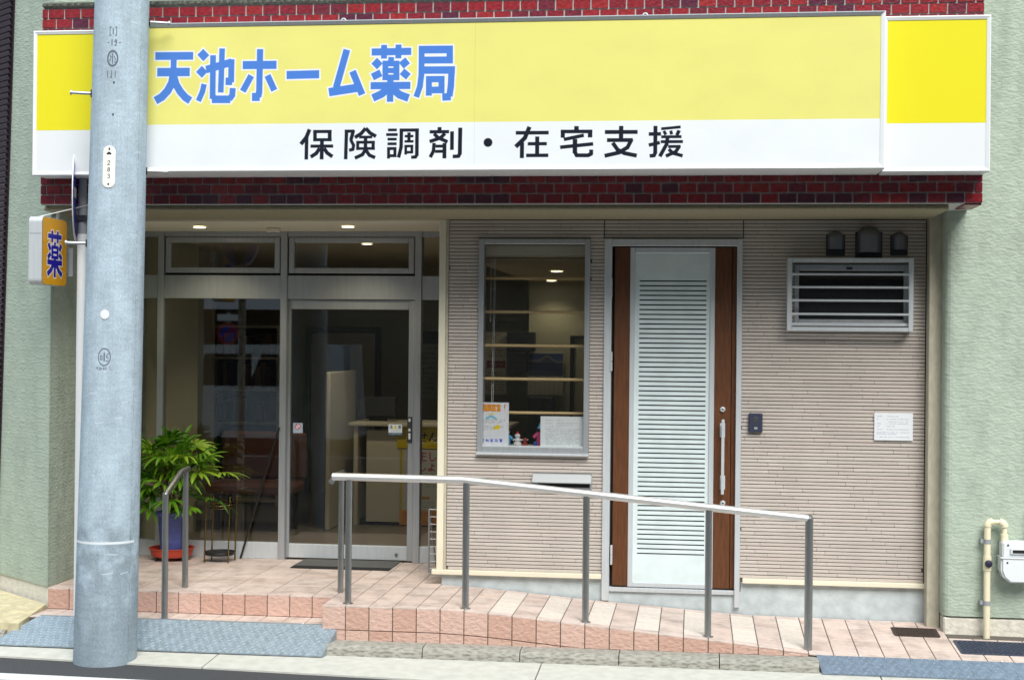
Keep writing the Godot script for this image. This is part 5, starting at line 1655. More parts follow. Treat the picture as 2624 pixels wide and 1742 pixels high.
# ---------------------------------------------------------------- potted palm and plant stand
func plants() -> void:
	var base := Vector3(-3.885, 0.28, -0.76)
	var t := thing("potted_palm", "bushy green lady palm in a blue pot on a red wheeled saucer", "plant", base)
	var red := mat("saucer", rgb(178, 62, 40), 0.5)
	var blue := grain(mat("pot", rgb(88, 98, 168), 0.4), noise_tex(95, 0.02, 0.85, 1.0, 3), Vector3(2, 2, 2))
	var leafm := []
	for c in [rgb(84, 130, 22), rgb(104, 150, 30), rgb(62, 108, 22), rgb(134, 166, 44), rgb(128, 116, 40)]:
		var lm := mat("leaf", c, 0.42)
		lm.backlight_enabled = true
		lm.backlight = Color(0.10, 0.16, 0.03)
		leafm.append(lm)
	var mb := MB.new()
	mb.lathe(base, [[0.0, 0.025], [0.13, 0.025], [0.15, 0.035], [0.163, 0.085], [0.170, 0.088], [0.170, 0.094], [0.155, 0.094], [0.145, 0.045], [0.0, 0.045]], 28)
	mk("saucer", mb, red, t)
	for a in 4:
		var c := base + Vector3(cos(a * PI / 2 + 0.6), 0, sin(a * PI / 2 + 0.6)) * 0.135
		mb = MB.new()
		mb.lathe(c + Vector3(-0.012, 0.022, 0), [[0.0, 0.0], [0.018, 0.002], [0.022, 0.008], [0.022, 0.018], [0.0, 0.024]], 14, Vector3.RIGHT)
		mk("caster", mb, M.black, t)
	# twelve-sided pot
	mb = MB.new()
	var sec := [[0.085, 0.046], [0.105, 0.33], [0.125, 0.335], [0.128, 0.36], [0.116, 0.362], [0.10, 0.335], [0.0, 0.33]]
	for i in sec.size() - 1:
		for k in 12:
			var q := []
			for e in [[i, k], [i, k + 1], [i + 1, k + 1], [i + 1, k]]:
				var an: float = TAU * e[1] / 12.0
				q.append(base + Vector3(cos(an) * sec[e[0]][0], sec[e[0]][1], sin(an) * sec[e[0]][0]))
			var an2 := TAU * (k + 0.5) / 12.0
			var hint := Vector3(cos(an2), 0.0, sin(an2)) if i < 3 else Vector3.UP
			mb.poly(q, hint)
	mk("pot", mb, blue, t)
	var g := RandomNumberGenerator.new()
	g.seed = 77
	var stemm := mat("stem", rgb(92, 62, 40), 0.9)
	var soil := base + Vector3(0, 0.33, 0)
	for s in 6:
		var foot := soil + Vector3(g.randf_range(-0.06, 0.06), 0, g.randf_range(-0.06, 0.06))
		var tip := base + Vector3(g.randf_range(-0.20, 0.22), g.randf_range(0.62, 0.92), g.randf_range(-0.06, 0.20))
		mb = MB.new()
		mb.tube([foot, (foot + tip) * 0.5 + Vector3(0, 0, 0.02), tip], [0.010, 0.009, 0.006], 7)
		mk("stem", mb, stemm, t)
	for i in 78:
		# each leaf: a stalk and a fan of long leaflets
		var th := g.randf() * TAU
		var el := g.randf_range(-0.55, 1.25)
		var dir := Vector3(cos(th) * cos(el), sin(el) * 0.9 + 0.3, sin(th) * cos(el) * 0.85 + 0.22).normalized()
		var from := base + Vector3(g.randf_range(-0.12, 0.14), g.randf_range(0.48, 0.80), g.randf_range(-0.06, 0.12))
		if i > 68: from.y = base.y + g.randf_range(0.36, 0.5)
		var hub := from + Vector3(dir.x * 0.24, dir.y * 0.17, dir.z * 0.20) * g.randf_range(0.65, 1.12)
		hub.z = maxf(hub.z, -0.86)
		mb = MB.new()
		mb.tube([from, (from + hub) * 0.5 + Vector3(0, 0.015, 0), hub], 0.003, 5)
		var side := dir.cross(Vector3.UP).normalized()
		if side.length() < 0.1: side = Vector3.RIGHT
		side = side.rotated(dir, g.randf_range(-0.5, 0.5))
		var nrm := side.cross(dir).normalized()
		if nrm.y < 0: nrm = -nrm
		var nl := g.randi_range(6, 9)
		for k in nl:
			var an := (float(k) / (nl - 1) - 0.5) * g.randf_range(2.5, 3.0)
			var d := (dir * cos(an) + side * sin(an)).normalized()
			var len := g.randf_range(0.14, 0.23) * (1.0 - 0.18 * absf(an))
			var wd := g.randf_range(0.0115, 0.017)
			var across := d.cross(nrm).normalized()
			var droop := g.randf_range(0.05, 0.42)
			var prev := []
			for j in 6:
				var s := j / 5.0
				var p := hub + d * (len * s) + Vector3(0, -1, 0) * len * droop * s * s + nrm * 0.01 * sin(s * PI)
				p.z = maxf(p.z, -0.935)
				var w: float = wd * [0.35, 0.9, 1.0, 0.95, 0.75, 0.12][j]
				var ln := [p - across * w + nrm * w * 0.35, p, p + across * w + nrm * w * 0.35]
				if prev.size():
					mb.poly([prev[0], prev[1], ln[1], ln[0]], nrm)
					mb.poly([prev[1], prev[2], ln[2], ln[1]], nrm)
				prev = ln
		var pick := g.randf()
		mk("palm_leaf", mb, leafm[0 if pick < 0.34 else 1 if pick < 0.66 else 2 if pick < 0.86 else 3 if pick < 0.96 else 4], t)
	# little brass plant stand
	var c := Vector3(-3.508, 0.28, -0.745)
	t = thing("plant_stand", "small empty brass plant stand with a dark shelf beside the palm", "plant stand", c)
	for e in [[-0.09, 0.085], [0.09, 0.08], [-0.09, -0.08], [0.09, -0.085]]:
		var f: Vector3 = c + Vector3(e[0], 0, e[1])
		mb = MB.new()
		mb.tube([f, f + Vector3(0.012 if e[0] < 0 else 0.010, 0.45, 0)], 0.006, 10)
		mb.lathe(f + Vector3(0.011, 0.45, 0), [[0.006, 0.0], [0.010, 0.012], [0.007, 0.028], [0.0, 0.04]], 10)
		mk("leg", mb, M.brass, t)
	for yy in [0.40, 0.424]:
		mb = MB.new()
		var rg := []
		for i in 25:
			var a := TAU * i / 24
			rg.append(c + Vector3(0.01 + cos(a) * 0.085, yy, sin(a) * 0.085))
		mb.tube(rg, 0.004, 6, false)
		mk("ring", mb, M.brass, t)
	mb = MB.new()
	mb.lathe(c + Vector3(0, 0.05, 0), [[0.0, 0.018], [0.105, 0.018], [0.112, 0.026], [0.115, 0.012], [0.105, 0.0], [0.0, 0.0]], 28)
	mk("shelf", mb, M.black, t)
	mb = MB.new()
	var a0 := G(615, 1431, 0.28)
	mb.tube([a0, Vector3(P(716, 1095, -0.92).x, P(716, 1095, -0.92).y, -0.905)], 0.008, 8)
	var rod := mk("black_rod", mb, M.black)
	tag(rod, "thin black rod leaning against the entrance frame", "rod")

# ---------------------------------------------------------------- plates, covers, meter, hoods and small fittings
func checker_plate(label: String, c: Array, m: Material, lip := 0.0) -> void:
	# c: upper-left, upper-right, lower-right, lower-left of the tread; raised lozenges over the slope
	var t := thing("checker_plate", label, "ramp plate", c[3], "steel kerb ramps on the gutter")
	var mb := MB.new()
	var th := Vector3(0, -0.008, 0)
	mb.prism(c, th)
	if lip > 0.0:
		mb.prism([c[0] + Vector3(0, 0.001, -lip), c[1] + Vector3(0, 0.001, -lip), c[1] + Vector3(0, 0.0005, 0), c[0] + Vector3(0, 0.0005, 0)], Vector3(0, -0.006, 0))
	for s in 2:                                          # end webs down to the gutter
		var u: Vector3 = c[1] if s else c[0]
		var l: Vector3 = c[2] if s else c[3]
		mb.prism([u + th, l + th, Vector3(u.x, l.y - 0.008, u.z)], Vector3(-0.006 if s else 0.006, 0, 0))
	mk("plate", mb, m, t)
	var ex: Vector3 = c[1] - c[0]
	var nrm: Vector3 = (c[1] - c[0]).cross(c[3] - c[0]).normalized()
	if nrm.y < 0: nrm = -nrm
	var nx := int(ex.length() / 0.042)
	var nz := int((c[3] - c[0]).length() / 0.030)
	mb = MB.new()
	for i in nx:
		for k in nz:
			var u := (i + 0.5 + (0.5 if k % 2 else 0.0)) / nx
			var w := (k + 0.6) / nz
			if u > 0.99 or u < 0.01 or w > 0.985: continue
			var p: Vector3 = c[0].lerp(c[1], u).lerp(c[3].lerp(c[2], u), w)
			var a := 0.62 if (i + k) % 2 == 0 else -0.62
			var d := ex.normalized().rotated(nrm, a)
			var s := nrm.cross(d)
			var tip := nrm * 0.0055
			var q := [p + d * 0.019, p + s * 0.0065, p - d * 0.019, p - s * 0.0065]
			for j in 4:
				var j2 := (j + 1) % 4
				mb.poly([q[j], q[j2], p.lerp(q[j2], 0.55) + tip, p.lerp(q[j], 0.55) + tip], (q[j] + q[j2]) * 0.5 - p + nrm * 0.01)
			mb.poly([p.lerp(q[0], 0.55) + tip, p.lerp(q[1], 0.55) + tip, p.lerp(q[2], 0.55) + tip, p.lerp(q[3], 0.55) + tip], nrm)
	stuff(mk("tread_pattern", mb, M.plate_lug_dark if m == M.plate_dark else M.plate_lug, t))
	for i in 3:
		var p: Vector3 = c[0].lerp(c[1], 0.12 + 0.38 * i) + Vector3(0, 0.002, -lip * 0.5)
		mb = MB.new()
		mb.lathe(p, [[0.0, 0.006], [0.006, 0.005], [0.009, 0.0]], 10)
		mk("bolt", mb, M.aluminium_pale, t)
func fittings() -> void:
	checker_plate("wide blue-grey steel checker plate bridging the kerb behind the utility pole", [Vector3(-4.17, 0.147, 0.875), Vector3(-2.20, 0.147, 0.868), Vector3(-2.245, 0.008, 1.115), Vector3(-4.40, 0.008, 1.115)], M.plate, 0.035)
	checker_plate("blue-grey steel checker plate on the kerb beside the end of the ramp", [Vector3(0.742, 0.078, 0.905), Vector3(2.9, 0.072, 0.905), Vector3(2.9, 0.008, 1.075), Vector3(0.765, 0.008, 1.075)], M.plate_dark)
	# doormat
	var t := thing("doormat", "dark grey doormat with black front edge before the sliding door", "doormat", Vector3(-2.54, 0.28, -0.73))
	bx("mat", Vector3(-2.905, 0.281, -0.94), Vector3(-2.172, 0.289, -0.615), grain(mat("mat_grey", rgb(112, 114, 112), 0.95), noise_tex(96, 0.2, 0.6, 1.0, 2), Vector3(3, 3, 3)), t, 0.002)
	bx("edging", Vector3(-2.905, 0.281, -0.615), Vector3(-2.172, 0.287, -0.515), M.rubber, t, 0.002)
	# iron covers in the paving
	t = thing("drain_cover", "small dark brown iron cover in the tiles by the corner post", "cover", Vector3(1.41, 0.12, 0.27))
	var cov := func(x0: float, x1: float, z0: float, z1: float, dx: float, m: Material, rib: bool, parent: Node3D) -> void:
		var mb := MB.new()
		var pts := []
		var cr := 0.018
		for k in 4:
			var cc := Vector2([x1 - cr, x0 + cr, x0 + cr, x1 - cr][k], [z1 - cr, z1 - cr, z0 + cr, z0 + cr][k])
			for i in 4:
				var a: float = PI / 2 * k + PI / 2 * i / 3.0
				var q := Vector2(cc.x + cos(a) * cr, cc.y + sin(a) * cr)
				pts.append(Vector3(q.x + dx * (z1 - q.y), ramp_y(q.x, q.y) + 0.004, q.y))
		mb.prism(pts, Vector3(0, -0.02, 0))
		mk("plate", mb, m, parent)
		mb = MB.new()
		var x := x0 + 0.03
		while x < x1 - 0.025:
			var z := z0 + 0.03
			while z < z1 - 0.02:
				var off := 0.012 if int((z - z0) / 0.022) % 2 else 0.0
				mb.box(Vector3(x + off, ramp_y(x, z) + 0.0055, z), Vector3(0.022, 0.004, 0.007), 0.001, Basis(Vector3.UP, 0.6 if rib else 0.0))
				z += 0.022
			x += 0.03
		stuff(mk("relief", mb, m, parent))
	cov.call(1.270, 1.557, 0.168, 0.375, 0.0, M.cast_iron, false, t)
	t = thing("grating_cover", "large dark blue patterned iron cover in the tiles below the gas meter", "cover", Vector3(1.9, 0.10, 0.58))
	cov.call(1.617, 2.35, 0.430, 0.742, 0.0, M.cast_blue, true, t)
	# gas pipe and meter
	var Z := 0.315
	t = thing("gas_pipe", "cream gas pipe with black valve cap rising beside the meter", "pipe", Vector3(P(2530.5, 1500, Z).x, 0.12, Z))
	var xp := P(2530.5, 1500, Z).x
	var yt := P(2540, 1337, Z).y
	var xm := P(2575.5, 1350, Z).x
	var ym := P(2575, 1383, Z).y
	var bend := []
	for i in 7:
		var a := PI - PI / 2 * i / 6.0
		bend.append(Vector3(xp + 0.03 + cos(a) * 0.03, yt - 0.03 + sin(a) * 0.03, Z))
	var bend2 := []
	for i in 7:
		var a := PI / 2 - PI / 2 * i / 6.0
		bend2.append(Vector3(xm - 0.03 + cos(a) * 0.03, yt - 0.03 + sin(a) * 0.03, Z))
	pipe("riser", [Vector3(xp, 0.10, Z), Vector3(xp, yt - 0.03, Z)], 0.0205, M.cream_pipe, t)
	pipe("elbow", bend, 0.024, M.cream_pipe, t)
	pipe("elbow", bend2, 0.024, M.cream_pipe, t)
	pipe("link", [bend[-1], bend2[0]], 0.015, M.cream_pipe, t)
	pipe("drop", [bend2[-1], Vector3(xm, ym + 0.03, Z)], 0.0155, M.cream_pipe, t)
	pipe("union", [Vector3(xm, ym - 0.01, Z), Vector3(xm, ym + 0.035, Z)], 0.024, M.cream_pipe, t)
	for v in [1387.0, 1545.0]:
		var y := P(2530, v, Z).y
		pipe("clip", [Vector3(xp, y - 0.014, Z), Vector3(xp, y + 0.014, Z)], 0.0225, M.grey_paint, t)
		bx("clip_stay", Vector3(xp - 0.04, y - 0.012, 0.258), Vector3(xp - 0.015, y + 0.012, Z), M.grey_paint, t)
	var vy := P(2533, 1443, Z).y
	pipe("valve_body", [Vector3(xp, vy - 0.045, Z), Vector3(xp, vy + 0.045, Z)], 0.0255, M.cream_pipe, t)
	var mb := MB.new()
	mb.lathe(Vector3(xp + 0.004, vy, Z + 0.02), [[0.0, 0.03], [0.012, 0.029], [0.020, 0.022], [0.024, 0.01], [0.023, 0.0]], 18, Vector3.BACK)
	mk("valve_cap", mb, mat("valve", rgb(38, 34, 58), 0.4), t)
	var gm := P(2566, 1440, 0.34)
	t = thing("gas_meter", "white gas meter with small black counter window on the green wall", "meter", Vector3(gm.x + 0.12, P(2600, 1492, 0.34).y, 0.30))
	var my0 := P(2600, 1492, 0.34).y
	var mys := P(2600, 1428, 0.34).y
	var mx0 := gm.x
	var mx1 := gm.x + 0.24
	bx("upper_case", Vector3(mx0, mys, 0.27), Vector3(mx1, ym - 0.005, 0.385), M.meter, t, 0.010)
	mb = MB.new()
	var op := [Vector2(mx0 - 0.006, mys), Vector2(mx0 - 0.006, my0 + 0.075), Vector2(mx0 + 0.012, my0 + 0.03), Vector2(mx0 + 0.05, my0), Vector2(mx1 - 0.05, my0), Vector2(mx1 - 0.012, my0 + 0.03), Vector2(mx1 + 0.006, my0 + 0.075), Vector2(mx1 + 0.006, mys)]
	var q3 := []
	for o in op: q3.append(Vector3(o.x, o.y, 0.268))
	mb.prism(q3, Vector3(0, 0, 0.105))
	q3 = []
	for o in op: q3.append(Vector3(lerpf(o.x, (mx0 + mx1) * 0.5, 0.09), lerpf(o.y, mys - 0.05, 0.09), 0.372))
	mb.prism(q3, Vector3(0, 0, 0.014))
	mk("lower_case", mb, M.meter, t)
	bx("seam", Vector3(mx0 - 0.010, mys - 0.004, 0.262), Vector3(mx1 + 0.010, mys + 0.005, 0.392), M.meter, t, 0.002)
	var cw := P(2596, 1413, 0.39)
	bx("counter_hood", Vector3(cw.x - 0.012, cw.y - 0.018, 0.384), Vector3(cw.x + 0.13, cw.y + 0.020, 0.398), M.meter, t, 0.004)
	bx("counter_window", Vector3(cw.x, cw.y - 0.010, 0.398), Vector3(cw.x + 0.10, cw.y + 0.010, 0.3995), M.black, t)
	for e in [[2585.0, 1397.0], [2583.0, 1442.0]]:
		var c := P(e[0], e[1], 0.386)
		mb = MB.new()
		mb.lathe(Vector3(c.x, c.y, 0.384), [[0.0, 0.005], [0.006, 0.004], [0.007, 0.0]], 10, Vector3.BACK)
		mk("screw", mb, M.dark_grey, t)
	pipe("outlet_union", [Vector3(mx1 - 0.045, ym - 0.01, Z), Vector3(mx1 - 0.045, ym + 0.05, Z)], 0.024, M.cream_pipe, t)
	pipe("outlet", [Vector3(mx1 - 0.045, ym + 0.05, Z), Vector3(mx1 - 0.045, yt + 0.1, Z)], 0.0155, M.cream_pipe, t)
	# vent hoods over the barred window
	var big := "large grey metal vent hood between two smaller ones above the barred window"
	for e in [[2143.5, 590.6, 637.6, 45.0, "small grey metal vent hood above the barred window, nearer the brown door"], [2229.0, 578.0, 646.0, 64.0, big], [2307.0, 592.6, 638.6, 41.0, "small grey metal vent hood above the barred window, beside the corner post"]]:
		var w: float = e[3] * 0.47 / 378.0
		var top := P(e[0], e[1], 0.04).y
		var bot := P(e[0], e[2], 0.08).y
		var x := P(e[0], 620, 0.04).x
		t = thing("vent_hood", e[4], "vent hood", Vector3(x, bot, 0.0), "vent hoods above the barred window")
		# half cylinder below, quarter dome above
		mb = MB.new()
		var R := w
		var dep := R * 1.25
		var cyl_top := top - R * 0.9
		var N := 20
		var rows := [[bot, 1.0]]
		for i in 7:
			var a := PI / 2 * i / 6.0
			rows.append([cyl_top + sin(a) * R * 0.9, cos(a)])
		for i in rows.size() - 1:
			for k in N:
				var a0 := PI * k / N
				var a1 := PI * (k + 1) / N
				var f := func(rw: Array, a: float) -> Vector3: return Vector3(x + cos(a) * R * rw[1], rw[0], sin(a) * dep * rw[1])
				var nn := func(rw: Array, a: float) -> Vector3: return Vector3(cos(a) * rw[1], sqrt(maxf(0, 1 - rw[1] * rw[1])), sin(a) * rw[1]).normalized()
				var r0: Array = rows[i]
				var r1: Array = rows[i + 1]
				mb.tri(f.call(r0, a0), f.call(r0, a1), f.call(r1, a1), nn.call(r0, a0), nn.call(r0, a1), nn.call(r1, a1))
				if r1[1] > 0.001: mb.tri(f.call(r0, a0), f.call(r1, a1), f.call(r1, a0), nn.call(r0, a0), nn.call(r1, a1), nn.call(r1, a0))
		mk("cowl", mb, M.hood, t)
		bx("back_plate", Vector3(x - R * 1.10, bot - R * 0.70, -0.002), Vector3(x + R * 1.10, top - R * 0.5, 0.004), M.dark_grey, t, 0.002)
		mb = MB.new()
		mb.tube([Vector3(x, (top + bot) * 0.5 - 0.01, -0.05), Vector3(x, (top + bot) * 0.5 - 0.01, 0.012)], R * 0.8, 18)
		mk("duct", mb, M.dark_grey, t)
	# intercom, letter slot
	var r := rect_at(1919, 1059, 1955, 1108, 0.03)
	t = thing("intercom", "dark navy intercom panel on the siding beside the brown door", "intercom", Vector3(r[0], r[1], 0))
	bx("body", Vector3(r[0], r[1], 0.0), Vector3(r[2], r[3], 0.030), M.navy, t, 0.006)
	var cc := Vector3((r[0] + r[2]) * 0.5, lerpf(r[1], r[3], 0.66), 0.030)
	mb = MB.new()
	mb.lathe(cc, [[0.0, 0.001], [0.016, 0.0015], [0.019, 0.0]], 20, Vector3.BACK)
	mk("speaker", mb, M.dark_grey, t)
	bx("button", Vector3(cc.x - 0.010, lerpf(r[1], r[3], 0.16), 0.029), Vector3(cc.x + 0.012, lerpf(r[1], r[3], 0.28), 0.033), M.grey_paint, t, 0.002)
	r = rect_at(1364, 1216, 1515, 1238, 0.05)
	t = thing("letter_slot", "long aluminium letter slot with hinged lid below the display window", "letter box", Vector3(r[0], r[1], 0))
	mb = MB.new()
	mb.prism([Vector3(r[0], r[3] + 0.006, 0.002), Vector3(r[0], r[3], 0.022), Vector3(r[0], r[1] + 0.004, 0.055), Vector3(r[0], r[1] - 0.001, 0.055), Vector3(r[0], r[1] + 0.006, 0.004)], Vector3(r[2] - r[0], 0, 0))
	mk("lid", mb, M.lid_metal, t)
	bx("frame", Vector3(r[2] - 0.012, r[1] - 0.045, -0.002), Vector3(r[2] + 0.004, r[3] + 0.004, 0.024), M.aluminium, t, 0.003)
	bx("frame", Vector3(r[0] + 0.002, r[1] - 0.050, -0.002), Vector3(r[2] - 0.012, r[1] - 0.030, 0.012), M.aluminium, t, 0.002)
	bx("opening", Vector3(r[0] + 0.03, r[1] - 0.030, -0.001), Vector3(r[2] - 0.012, r[1] + 0.004, 0.004), M.black, t)
	# wire rack half hidden behind the siding corner
	t = thing("wire_rack", "white wire rack standing behind the corner of the siding wall", "rack", Vector3(-1.86, 0.28, -0.55))
	var rx0 := P(1099, 1400, -0.50).x
	var ry1 := P(1104, 1305, -0.50).y
	for xx in [rx0, rx0 + 0.10, rx0 + 0.20]:
		pipe("wire", [Vector3(xx, 0.28, -0.50), Vector3(xx, ry1, -0.50)], 0.007 if xx == rx0 else 0.003, M.grey_paint, t)
	for i in 9:
		var yy := lerpf(0.31, ry1, i / 8.0)
		pipe("wire", [Vector3(rx0, yy, -0.50), Vector3(rx0 + 0.20, yy, -0.50)], 0.0035, M.white_paint, t)
	for zz in [-0.50, -0.80]:
		pipe("wire", [Vector3(rx0, 0.285, zz), Vector3(rx0 + 0.20, 0.285, zz)], 0.006, M.grey_paint, t)
	pipe("wire", [Vector3(rx0, ry1, -0.50), Vector3(rx0, 0.285, -0.80)], 0.006, M.grey_paint, t)
	# ornaments on the window ledge
	var ly: float = WIN[1] + 0.058
	ly = WIN[1] + 0.049
	var lz := -0.16
	var s := P(1326, 1130, lz)
	t = thing("snowman_ornament", "small white snowman ornament with red hat on the window ledge", "ornament", Vector3(s.x, ly, lz))
	mb = MB.new()
	mb.lathe(Vector3(s.x, ly, lz), [[0.026, 0.0], [0.030, 0.010], [0.026, 0.022], [0.014, 0.026], [0.020, 0.032], [0.022, 0.040], [0.016, 0.050], [0.012, 0.052], [0.019, 0.060], [0.020, 0.070], [0.014, 0.080], [0.0, 0.084]], 20)
	mk("body", mb, M.white_paint, t)
	mb = MB.new()
	mb.lathe(Vector3(s.x, ly + 0.078, lz), [[0.013, 0.0], [0.010, 0.010], [0.0, 0.022]], 14)
	mk("hat", mb, mat("toy_red", rgb(206, 34, 44), 0.5), t)
	for k in [-1.0, 1.0]:
		pipe("arm", [Vector3(s.x + 0.016 * k, ly + 0.042, lz), Vector3(s.x + 0.030 * k, ly + 0.036, lz + 0.006)], 0.006, M.white_paint, t)
	s = P(1345.5, 1130, lz)
	t = thing("red_ornament", "tiny red figure ornament beside the snowman on the window ledge", "ornament", Vector3(s.x, ly, lz))
	mb = MB.new()
	mb.lathe(Vector3(s.x, ly, lz), [[0.020, 0.0], [0.022, 0.012], [0.010, 0.022], [0.013, 0.034], [0.014, 0.042], [0.010, 0.052], [0.0, 0.056]], 16)
	mk("body", mb, mat("toy_brown", rgb(150, 48, 34), 0.5), t)
	for k in [-1.0, 1.0]:
		pipe("arm", [Vector3(s.x + 0.010 * k, ly + 0.036, lz), Vector3(s.x + 0.022 * k, ly + 0.044, lz)], 0.003, M.white_paint, t)
	# cloth doll with blue hat and checked pink shirt, half behind the right-hand notice
	s = P(1385, 1130, lz)
	t = thing("cloth_doll", "cloth doll in pink checked shirt and pale blue hat on the window ledge", "doll", Vector3(s.x, ly, lz))
	var p := Print.new(64, 64, rgb(206, 40, 110))
	for k in range(0, 64, 8):
		p.rect(k, 0, k + 1, 64, rgb(240, 170, 200)); p.rect(0, k, 64, k + 1, rgb(240, 170, 200))
	var plaid := image_mat("plaid", p.image(), 0.9)
	plaid.texture_repeat = true
	plaid.uv1_triplanar = true
	plaid.uv1_scale = Vector3(14, 14, 14)
	mb = MB.new()
	mb.lathe(Vector3(s.x + 0.012, ly, lz), [[0.036, 0.0], [0.040, 0.03], [0.036, 0.07], [0.024, 0.096], [0.010, 0.104], [0.0, 0.105]], 20)
	mb.tube([Vector3(s.x - 0.01, ly + 0.086, lz), Vector3(s.x - 0.034, ly + 0.07, lz + 0.006), Vector3(s.x - 0.046, ly + 0.056, lz + 0.012)], [0.016, 0.014, 0.011], 12)
	mk("body", mb, plaid, t)
	mb = MB.new()
	mb.lathe(Vector3(s.x + 0.012, ly + 0.10, lz), [[0.0, -0.005], [0.018, 0.0], [0.026, 0.018], [0.024, 0.034], [0.0, 0.045]], 18)
	mk("head", mb, M.black, t)
	mb = MB.new()
	mb.lathe(Vector3(s.x + 0.012, ly + 0.120, lz), [[0.034, 0.0], [0.034, 0.006], [0.026, 0.016], [0.020, 0.036], [0.010, 0.048], [0.0, 0.052]], 20)
	mk("hat", mb, mat("toy_blue", rgb(96, 178, 220), 0.8), t)
	mb = MB.new()
	mb.lathe(Vector3(s.x - 0.032, ly, lz + 0.01), [[0.014, 0.0], [0.019, 0.010], [0.018, 0.022], [0.014, 0.030], [0.0, 0.032]], 14)
	mk("shoe", mb, mat("toy_deep_blue", rgb(34, 80, 180), 0.5), t)
	s = P(1303, 1130, lz)
	t = thing("blue_figure", "small pale blue ornament figure half hidden by the left window poster", "ornament", Vector3(s.x, ly, lz))
	mb = MB.new()
	mb.lathe(Vector3(s.x - 0.012, ly, lz), [[0.022, 0.0], [0.026, 0.02], [0.022, 0.06], [0.012, 0.078], [0.0, 0.08]], 16)
	mb.tube([Vector3(s.x - 0.005, ly + 0.066, lz), Vector3(s.x + 0.014, ly + 0.056, lz), Vector3(s.x + 0.026, ly + 0.042, lz)], [0.012, 0.012, 0.009], 10)
	mk("body", mb, M.toy_blue, t)
	mb = MB.new()
	mb.lathe(Vector3(s.x - 0.012, ly + 0.074, lz), [[0.0, 0.0], [0.016, 0.006], [0.020, 0.018], [0.016, 0.030], [0.0, 0.036]], 16)
	mk("head", mb, M.white_paint, t)

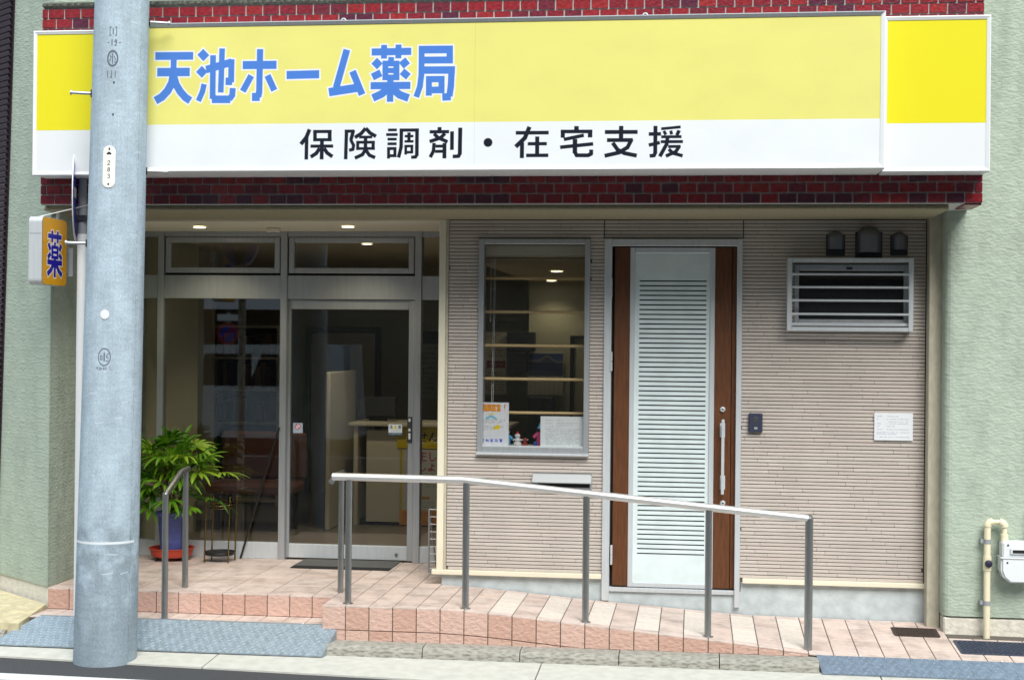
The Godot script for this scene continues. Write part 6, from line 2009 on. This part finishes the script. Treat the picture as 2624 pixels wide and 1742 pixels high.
# ---------------------------------------------------------------- printed notices and stickers
func notices() -> void:
	var z := 0.012
	# hours notice on the siding
	var r := rect_at(2241.5, 1058, 2340.5, 1128.5, z)
	var p := Print.new(400, 284, rgb(222, 226, 230))
	var ink := rgb(84, 92, 130)
	var rows := [[32, 24, 100, 126, 260], [60, 24, 60, 126, 360], [86, 24, 24, 126, 350], [106, 24, 90, 126, 350], [134, 24, 70, 126, 214], [166, 24, 94, 126, 360], [196, 24, 366, 0, 0], [212, 24, 230, 0, 0], [244, 24, 366, 0, 0]]
	for k in rows.size():
		var e: Array = rows[k]
		p.lines(e[1], e[0], e[2], 9, ink, 300 + k)
		if e[3]: p.lines(e[3], e[0], e[4], 9, ink, 330 + k)
	for yy in [14, 50, 78, 124, 154, 184, 228, 266]: p.rect(16, yy, 384, yy + 1, rgb(214, 220, 228))
	tag(quad_print("hours_notice", r[0], r[1], r[2], r[3], z, image_mat("hours_print", p.image(), 0.4)), "white opening hours notice fixed to the siding left of the corner post", "notice")
	# sheets behind the display window
	z = -0.045
	r = rect_at(1230.5, 1031, 1303.5, 1144, z)
	p = Print.new(260, 400, rgb(238, 241, 246))
	var og := rgb(236, 150, 20)
	var keys := ["bou", "han", "sen", "gen"]
	for k in 4: kanji(p, keys[k], 14 + k * 44, 18, 60, rgb(226, 80, 40), 1.25, 1.6, 0.68)
	for k in 4: kanji(p, keys[k], 14 + k * 44, 18, 60, rgb(244, 180, 30), 1.0, 0.0, 0.68)
	kanji(p, "bang", 194, 16, 60, rgb(226, 120, 60))
	p.strokes([[20, 50, 150, 100, 124, 150, 152]], func(a, b): return Vector2(a, b), 1.0, rgb(130, 206, 232))
	p.strokes([[10, 70, 112, 100, 100, 130, 112]], func(a, b): return Vector2(a, b), 1.0, rgb(240, 226, 120))
	p.disc(160, 224, 22, rgb(250, 226, 20)); p.disc(132, 232, 14, rgb(250, 226, 20))
	p.lines(20, 152, 230, 15, rgb(70, 76, 96), 401); p.lines(6, 172, 206, 15, rgb(70, 76, 96), 402)
	p.lines(16, 212, 214, 15, rgb(70, 76, 96), 403); p.lines(6, 234, 150, 15, rgb(70, 76, 96), 404)
	p.lines(46, 298, 166, 10, rgb(190, 210, 226), 405)
	for k in 5: kanji(p, ["a", "b", "c", "d", "e"][k], 8 + k * 42, 330, 28, rgb(40, 80, 210), 1.1)
	tag(quad_print("window_poster", r[0], r[1], r[2], r[3], z, image_mat("window_poster_print", p.image(), 0.5)), "white poster with orange heading inside the display window", "poster")
	r = rect_at(1385, 1067, 1496, 1147, z)
	p = Print.new(400, 290, rgb(244, 250, 252))
	var g := rgb(120, 132, 144)
	p.lines(46, 32, 130, 9, g, 411); p.lines(146, 32, 220, 9, g, 412)
	p.lines(46, 60, 126, 11, g, 413); p.lines(146, 56, 340, 9, g, 414); p.lines(146, 74, 320, 9, g, 415)
	p.lines(46, 92, 126, 9, g, 416); p.lines(146, 92, 220, 9, g, 417)
	for k in 9: p.lines(44, 114 + k * 17.5, 372 - (k * 37) % 60, 9, g, 420 + k)
	tag(quad_print("window_notice", r[0], r[1], r[2], r[3], z, image_mat("window_notice_print", p.image(), 0.5)), "white typed notice sheet inside the display window", "notice")
	# stickers on the sliding door
	z = -0.966
	r = rect_at(995, 1087, 1030, 1114.5, z)
	p = Print.new(160, 124, rgb(232, 240, 244))
	kanji(p, "chu", 12, 12, 38, rgb(70, 84, 96), 1.2); kanji(p, "i", 112, 12, 38, rgb(70, 84, 96), 1.2)
	for k in 40: p.rect(80 - k * 0.55, 10 + k, 80 + k * 0.55, 11 + k, rgb(236, 214, 20))
	p.lines(20, 62, 140, 8, rgb(150, 176, 180), 431); p.lines(20, 78, 140, 8, rgb(150, 176, 180), 432)
	p.rect(0, 98, 160, 124, rgb(86, 116, 140)); p.lines(12, 104, 148, 12, rgb(220, 232, 238), 433)
	tag(quad_print("caution_sticker", r[0], r[1], r[2], r[3], z, image_mat("caution_print", p.image(), 0.4)), "white caution sticker with yellow triangle on the sliding door", "sticker")
	r = rect_at(750, 1083.5, 775, 1109.5, z)
	p = Print.new(110, 116, rgb(176, 190, 210))
	p.disc(55, 42, 31, rgb(244, 246, 250)); p.disc(55, 42, 31, rgb(206, 44, 76), 23)
	p.strokes([[8, 34, 22, 76, 62]], func(a, b): return Vector2(a, b), 1.0, rgb(206, 44, 76))
	p.lines(10, 88, 100, 12, rgb(226, 232, 240), 441)
	tag(quad_print("prohibition_sticker", r[0], r[1], r[2], r[3], z, image_mat("prohibition_print", p.image(), 0.4)), "pale blue sticker with red prohibition ring on the sliding door", "sticker")
